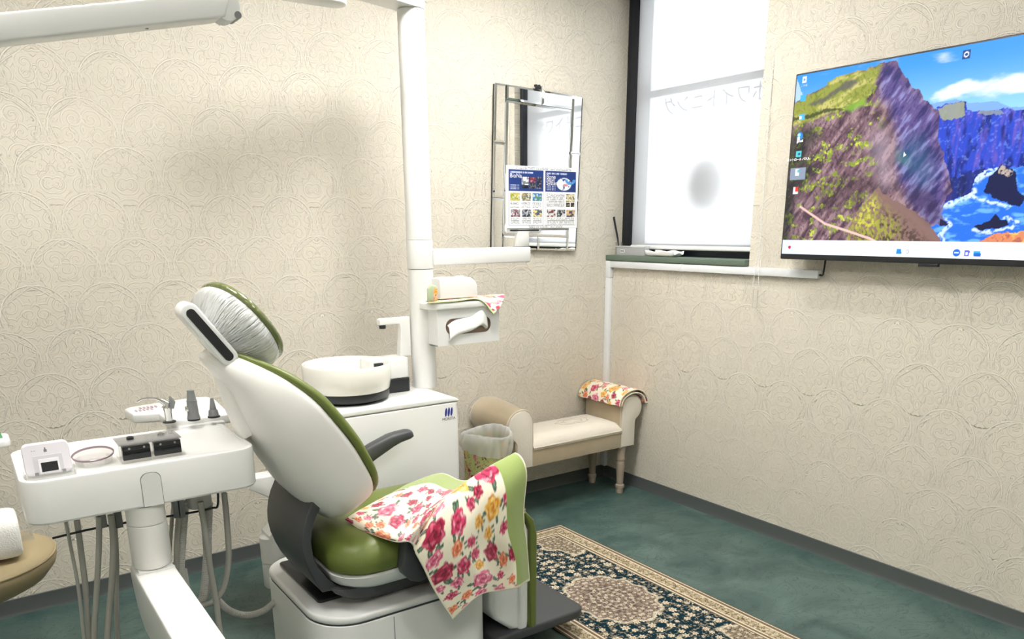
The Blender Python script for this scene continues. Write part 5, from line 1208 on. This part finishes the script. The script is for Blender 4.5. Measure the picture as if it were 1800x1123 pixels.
# ================================================================== RUG
RX0, RX1, RY0, RY1 = -1.562, -.813, -2.24, -.565
nu, nv = 300, 670
xx, yy = np.meshgrid(np.linspace(RX0, RX1, nu), np.linspace(RY0, RY1, nv), indexing='ij')
cxr, cyr = (RX0+RX1)/2, (RY0+RY1)/2; ax_, ay_ = np.abs(xx-cxr), np.abs(yy-cyr); hx_, hy_ = (RX1-RX0)/2, (RY1-RY0)/2
de = np.minimum(hx_-ax_, hy_-ay_)                   # distance from the edge
TEAL, CRM, BRN, TAU, DKB = rgb(14, 42, 52), rgb(222, 210, 184), rgb(108, 92, 76), rgb(164, 148, 124), rgb(52, 46, 42)
Cr = np.empty((nu, nv, 3)); Cr[...] = TEAL
def jit(X, Y, cell, seed, lo=.4, hi=.7):
    """scattered little flowers: distance to jittered lattice points / size"""
    best = np.full(X.shape, 9.); pet = np.zeros(X.shape); ix, iy = np.floor(X/cell), np.floor(Y/cell)
    for dx in (-1, 0, 1):
        for dy in (-1, 0, 1):
            jx, jy = ix+dx, iy+dy; cx_ = (jx+.2+.6*h2(jx, jy, seed))*cell; cy_ = (jy+.2+.6*h2(jx, jy, seed+1))*cell
            r_ = cell*(lo+(hi-lo)*h2(jx, jy, seed+2))*.6; d_ = np.hypot(X-cx_, Y-cy_); t_ = np.arctan2(Y-cy_, X-cx_)
            q_ = d_/(r_*(.78+.22*np.cos(6*t_+6*h2(jx, jy, seed+3)))); m_ = q_ < best; best = np.where(m_, q_, best)
    return best
fX, fY = ax_, ay_                                    # mirrored for symmetry
f1 = jit(fX, fY, .050, 5, .3, .85); f2 = jit(fX+.3, fY+.7, .022, 15, .25, .8); v1 = np.abs(fbm(fX*38, fY*38, 3, 71)-.5)
mixc(Cr, TAU, sm(v1, .035, .015)*.8); mixc(Cr, rgb(150, 140, 120), sm(f2, .9, .6)*.85); mixc(Cr, CRM, sm(f1, 1, .85)); mixc(Cr, BRN, sm(f1, .62, .5)*.8); mixc(Cr, CRM, sm(f1, .3, .2))
# medallion and corner pieces
def ornate(msk, base, seed):
    mixc(Cr, base, msk); a_ = jit(fX+seed, fY, .028, seed); b__ = jit(fX, fY+seed, .014, seed+9)
    mixc(Cr, DKB, msk*sm(b__, 1.0, .7)*.85); mixc(Cr, DKB, msk*sm(np.abs(fbm(fX*60+seed, fY*60, 2, seed)-.5), .05, .02)*.7); mixc(Cr, CRM, msk*sm(a_, 1, .85)*.9); mixc(Cr, BRN, msk*sm(a_, .6, .45)*.9); mixc(Cr, rgb(226, 212, 190), msk*sm(a_, .28, .18))
tm = np.arctan2(yy-cyr, xx-cxr); rm = np.hypot((xx-cxr)/.185, (yy-cyr)/.235)/(1+.05*np.cos(tm*12)); 
ornate((rm < 1).astype(float), rgb(140, 124, 112), 3); mixc(Cr, CRM, sm(np.abs(rm-1), .05, .02)*.5); mixc(Cr, BRN, sm(np.abs(rm-.62), .04, .015)*.5)
mixc(Cr, rgb(60, 50, 48), (rm < .6)*sm(np.cos(tm*16+rm*14), .2, .7)*.55); mixc(Cr, CRM, (rm < .55)*sm(np.cos(rm*40), .7, .95)*.35)
fw_, fh_ = hx_-.115, hy_-.115
cd_ = np.hypot((fw_-ax_)/.17, (fh_-ay_)/.26)/(1+.09*np.cos(np.arctan2(fh_-ay_, fw_-ax_)*10)); ornate(((cd_ < 1) & (de > .11)).astype(float), rgb(140, 126, 108), 6); mixc(Cr, CRM, sm(np.abs(cd_-1), .05, .02)*(de > .11)*.5)
# borders
ornate((de < .115).astype(float), rgb(168, 152, 122), 8)
for d_, w2, c_ in ((.0, .006, BRN), (.010, .004, CRM), (.020, .008, BRN), (.030, .003, CRM), (.088, .003, CRM), (.097, .006, BRN), (.108, .004, CRM), (.115, .004, BRN)):
    mixc(Cr, c_, (np.abs(de-d_) < w2).astype(float)*.9)
pal = jit(np.where(hx_-ax_ < hy_-ay_, fY, fX), de+.011, .075, 33, .5, .6); mm_ = ((de > .033) & (de < .086)).astype(float)
mixc(Cr, BRN, mm_*sm(np.abs(pal-1), .12, .05)); mixc(Cr, rgb(206, 190, 156), mm_*sm(pal, .7, .55)*.6)
rug = gridmesh('rug', np.stack([xx, yy, np.full_like(xx, .008)], -1), attr_mat('woven_rug_pile', .95, sheen=.0, spec=.1, bump=(700, .3, 2)), None, Cr)
md = rug.modifiers.new('thickness', 'SOLIDIFY'); md.thickness = .007; md.offset = -1
tag(rug, 'oriental rug with dark teal field and cream border on the floor', 'rug')
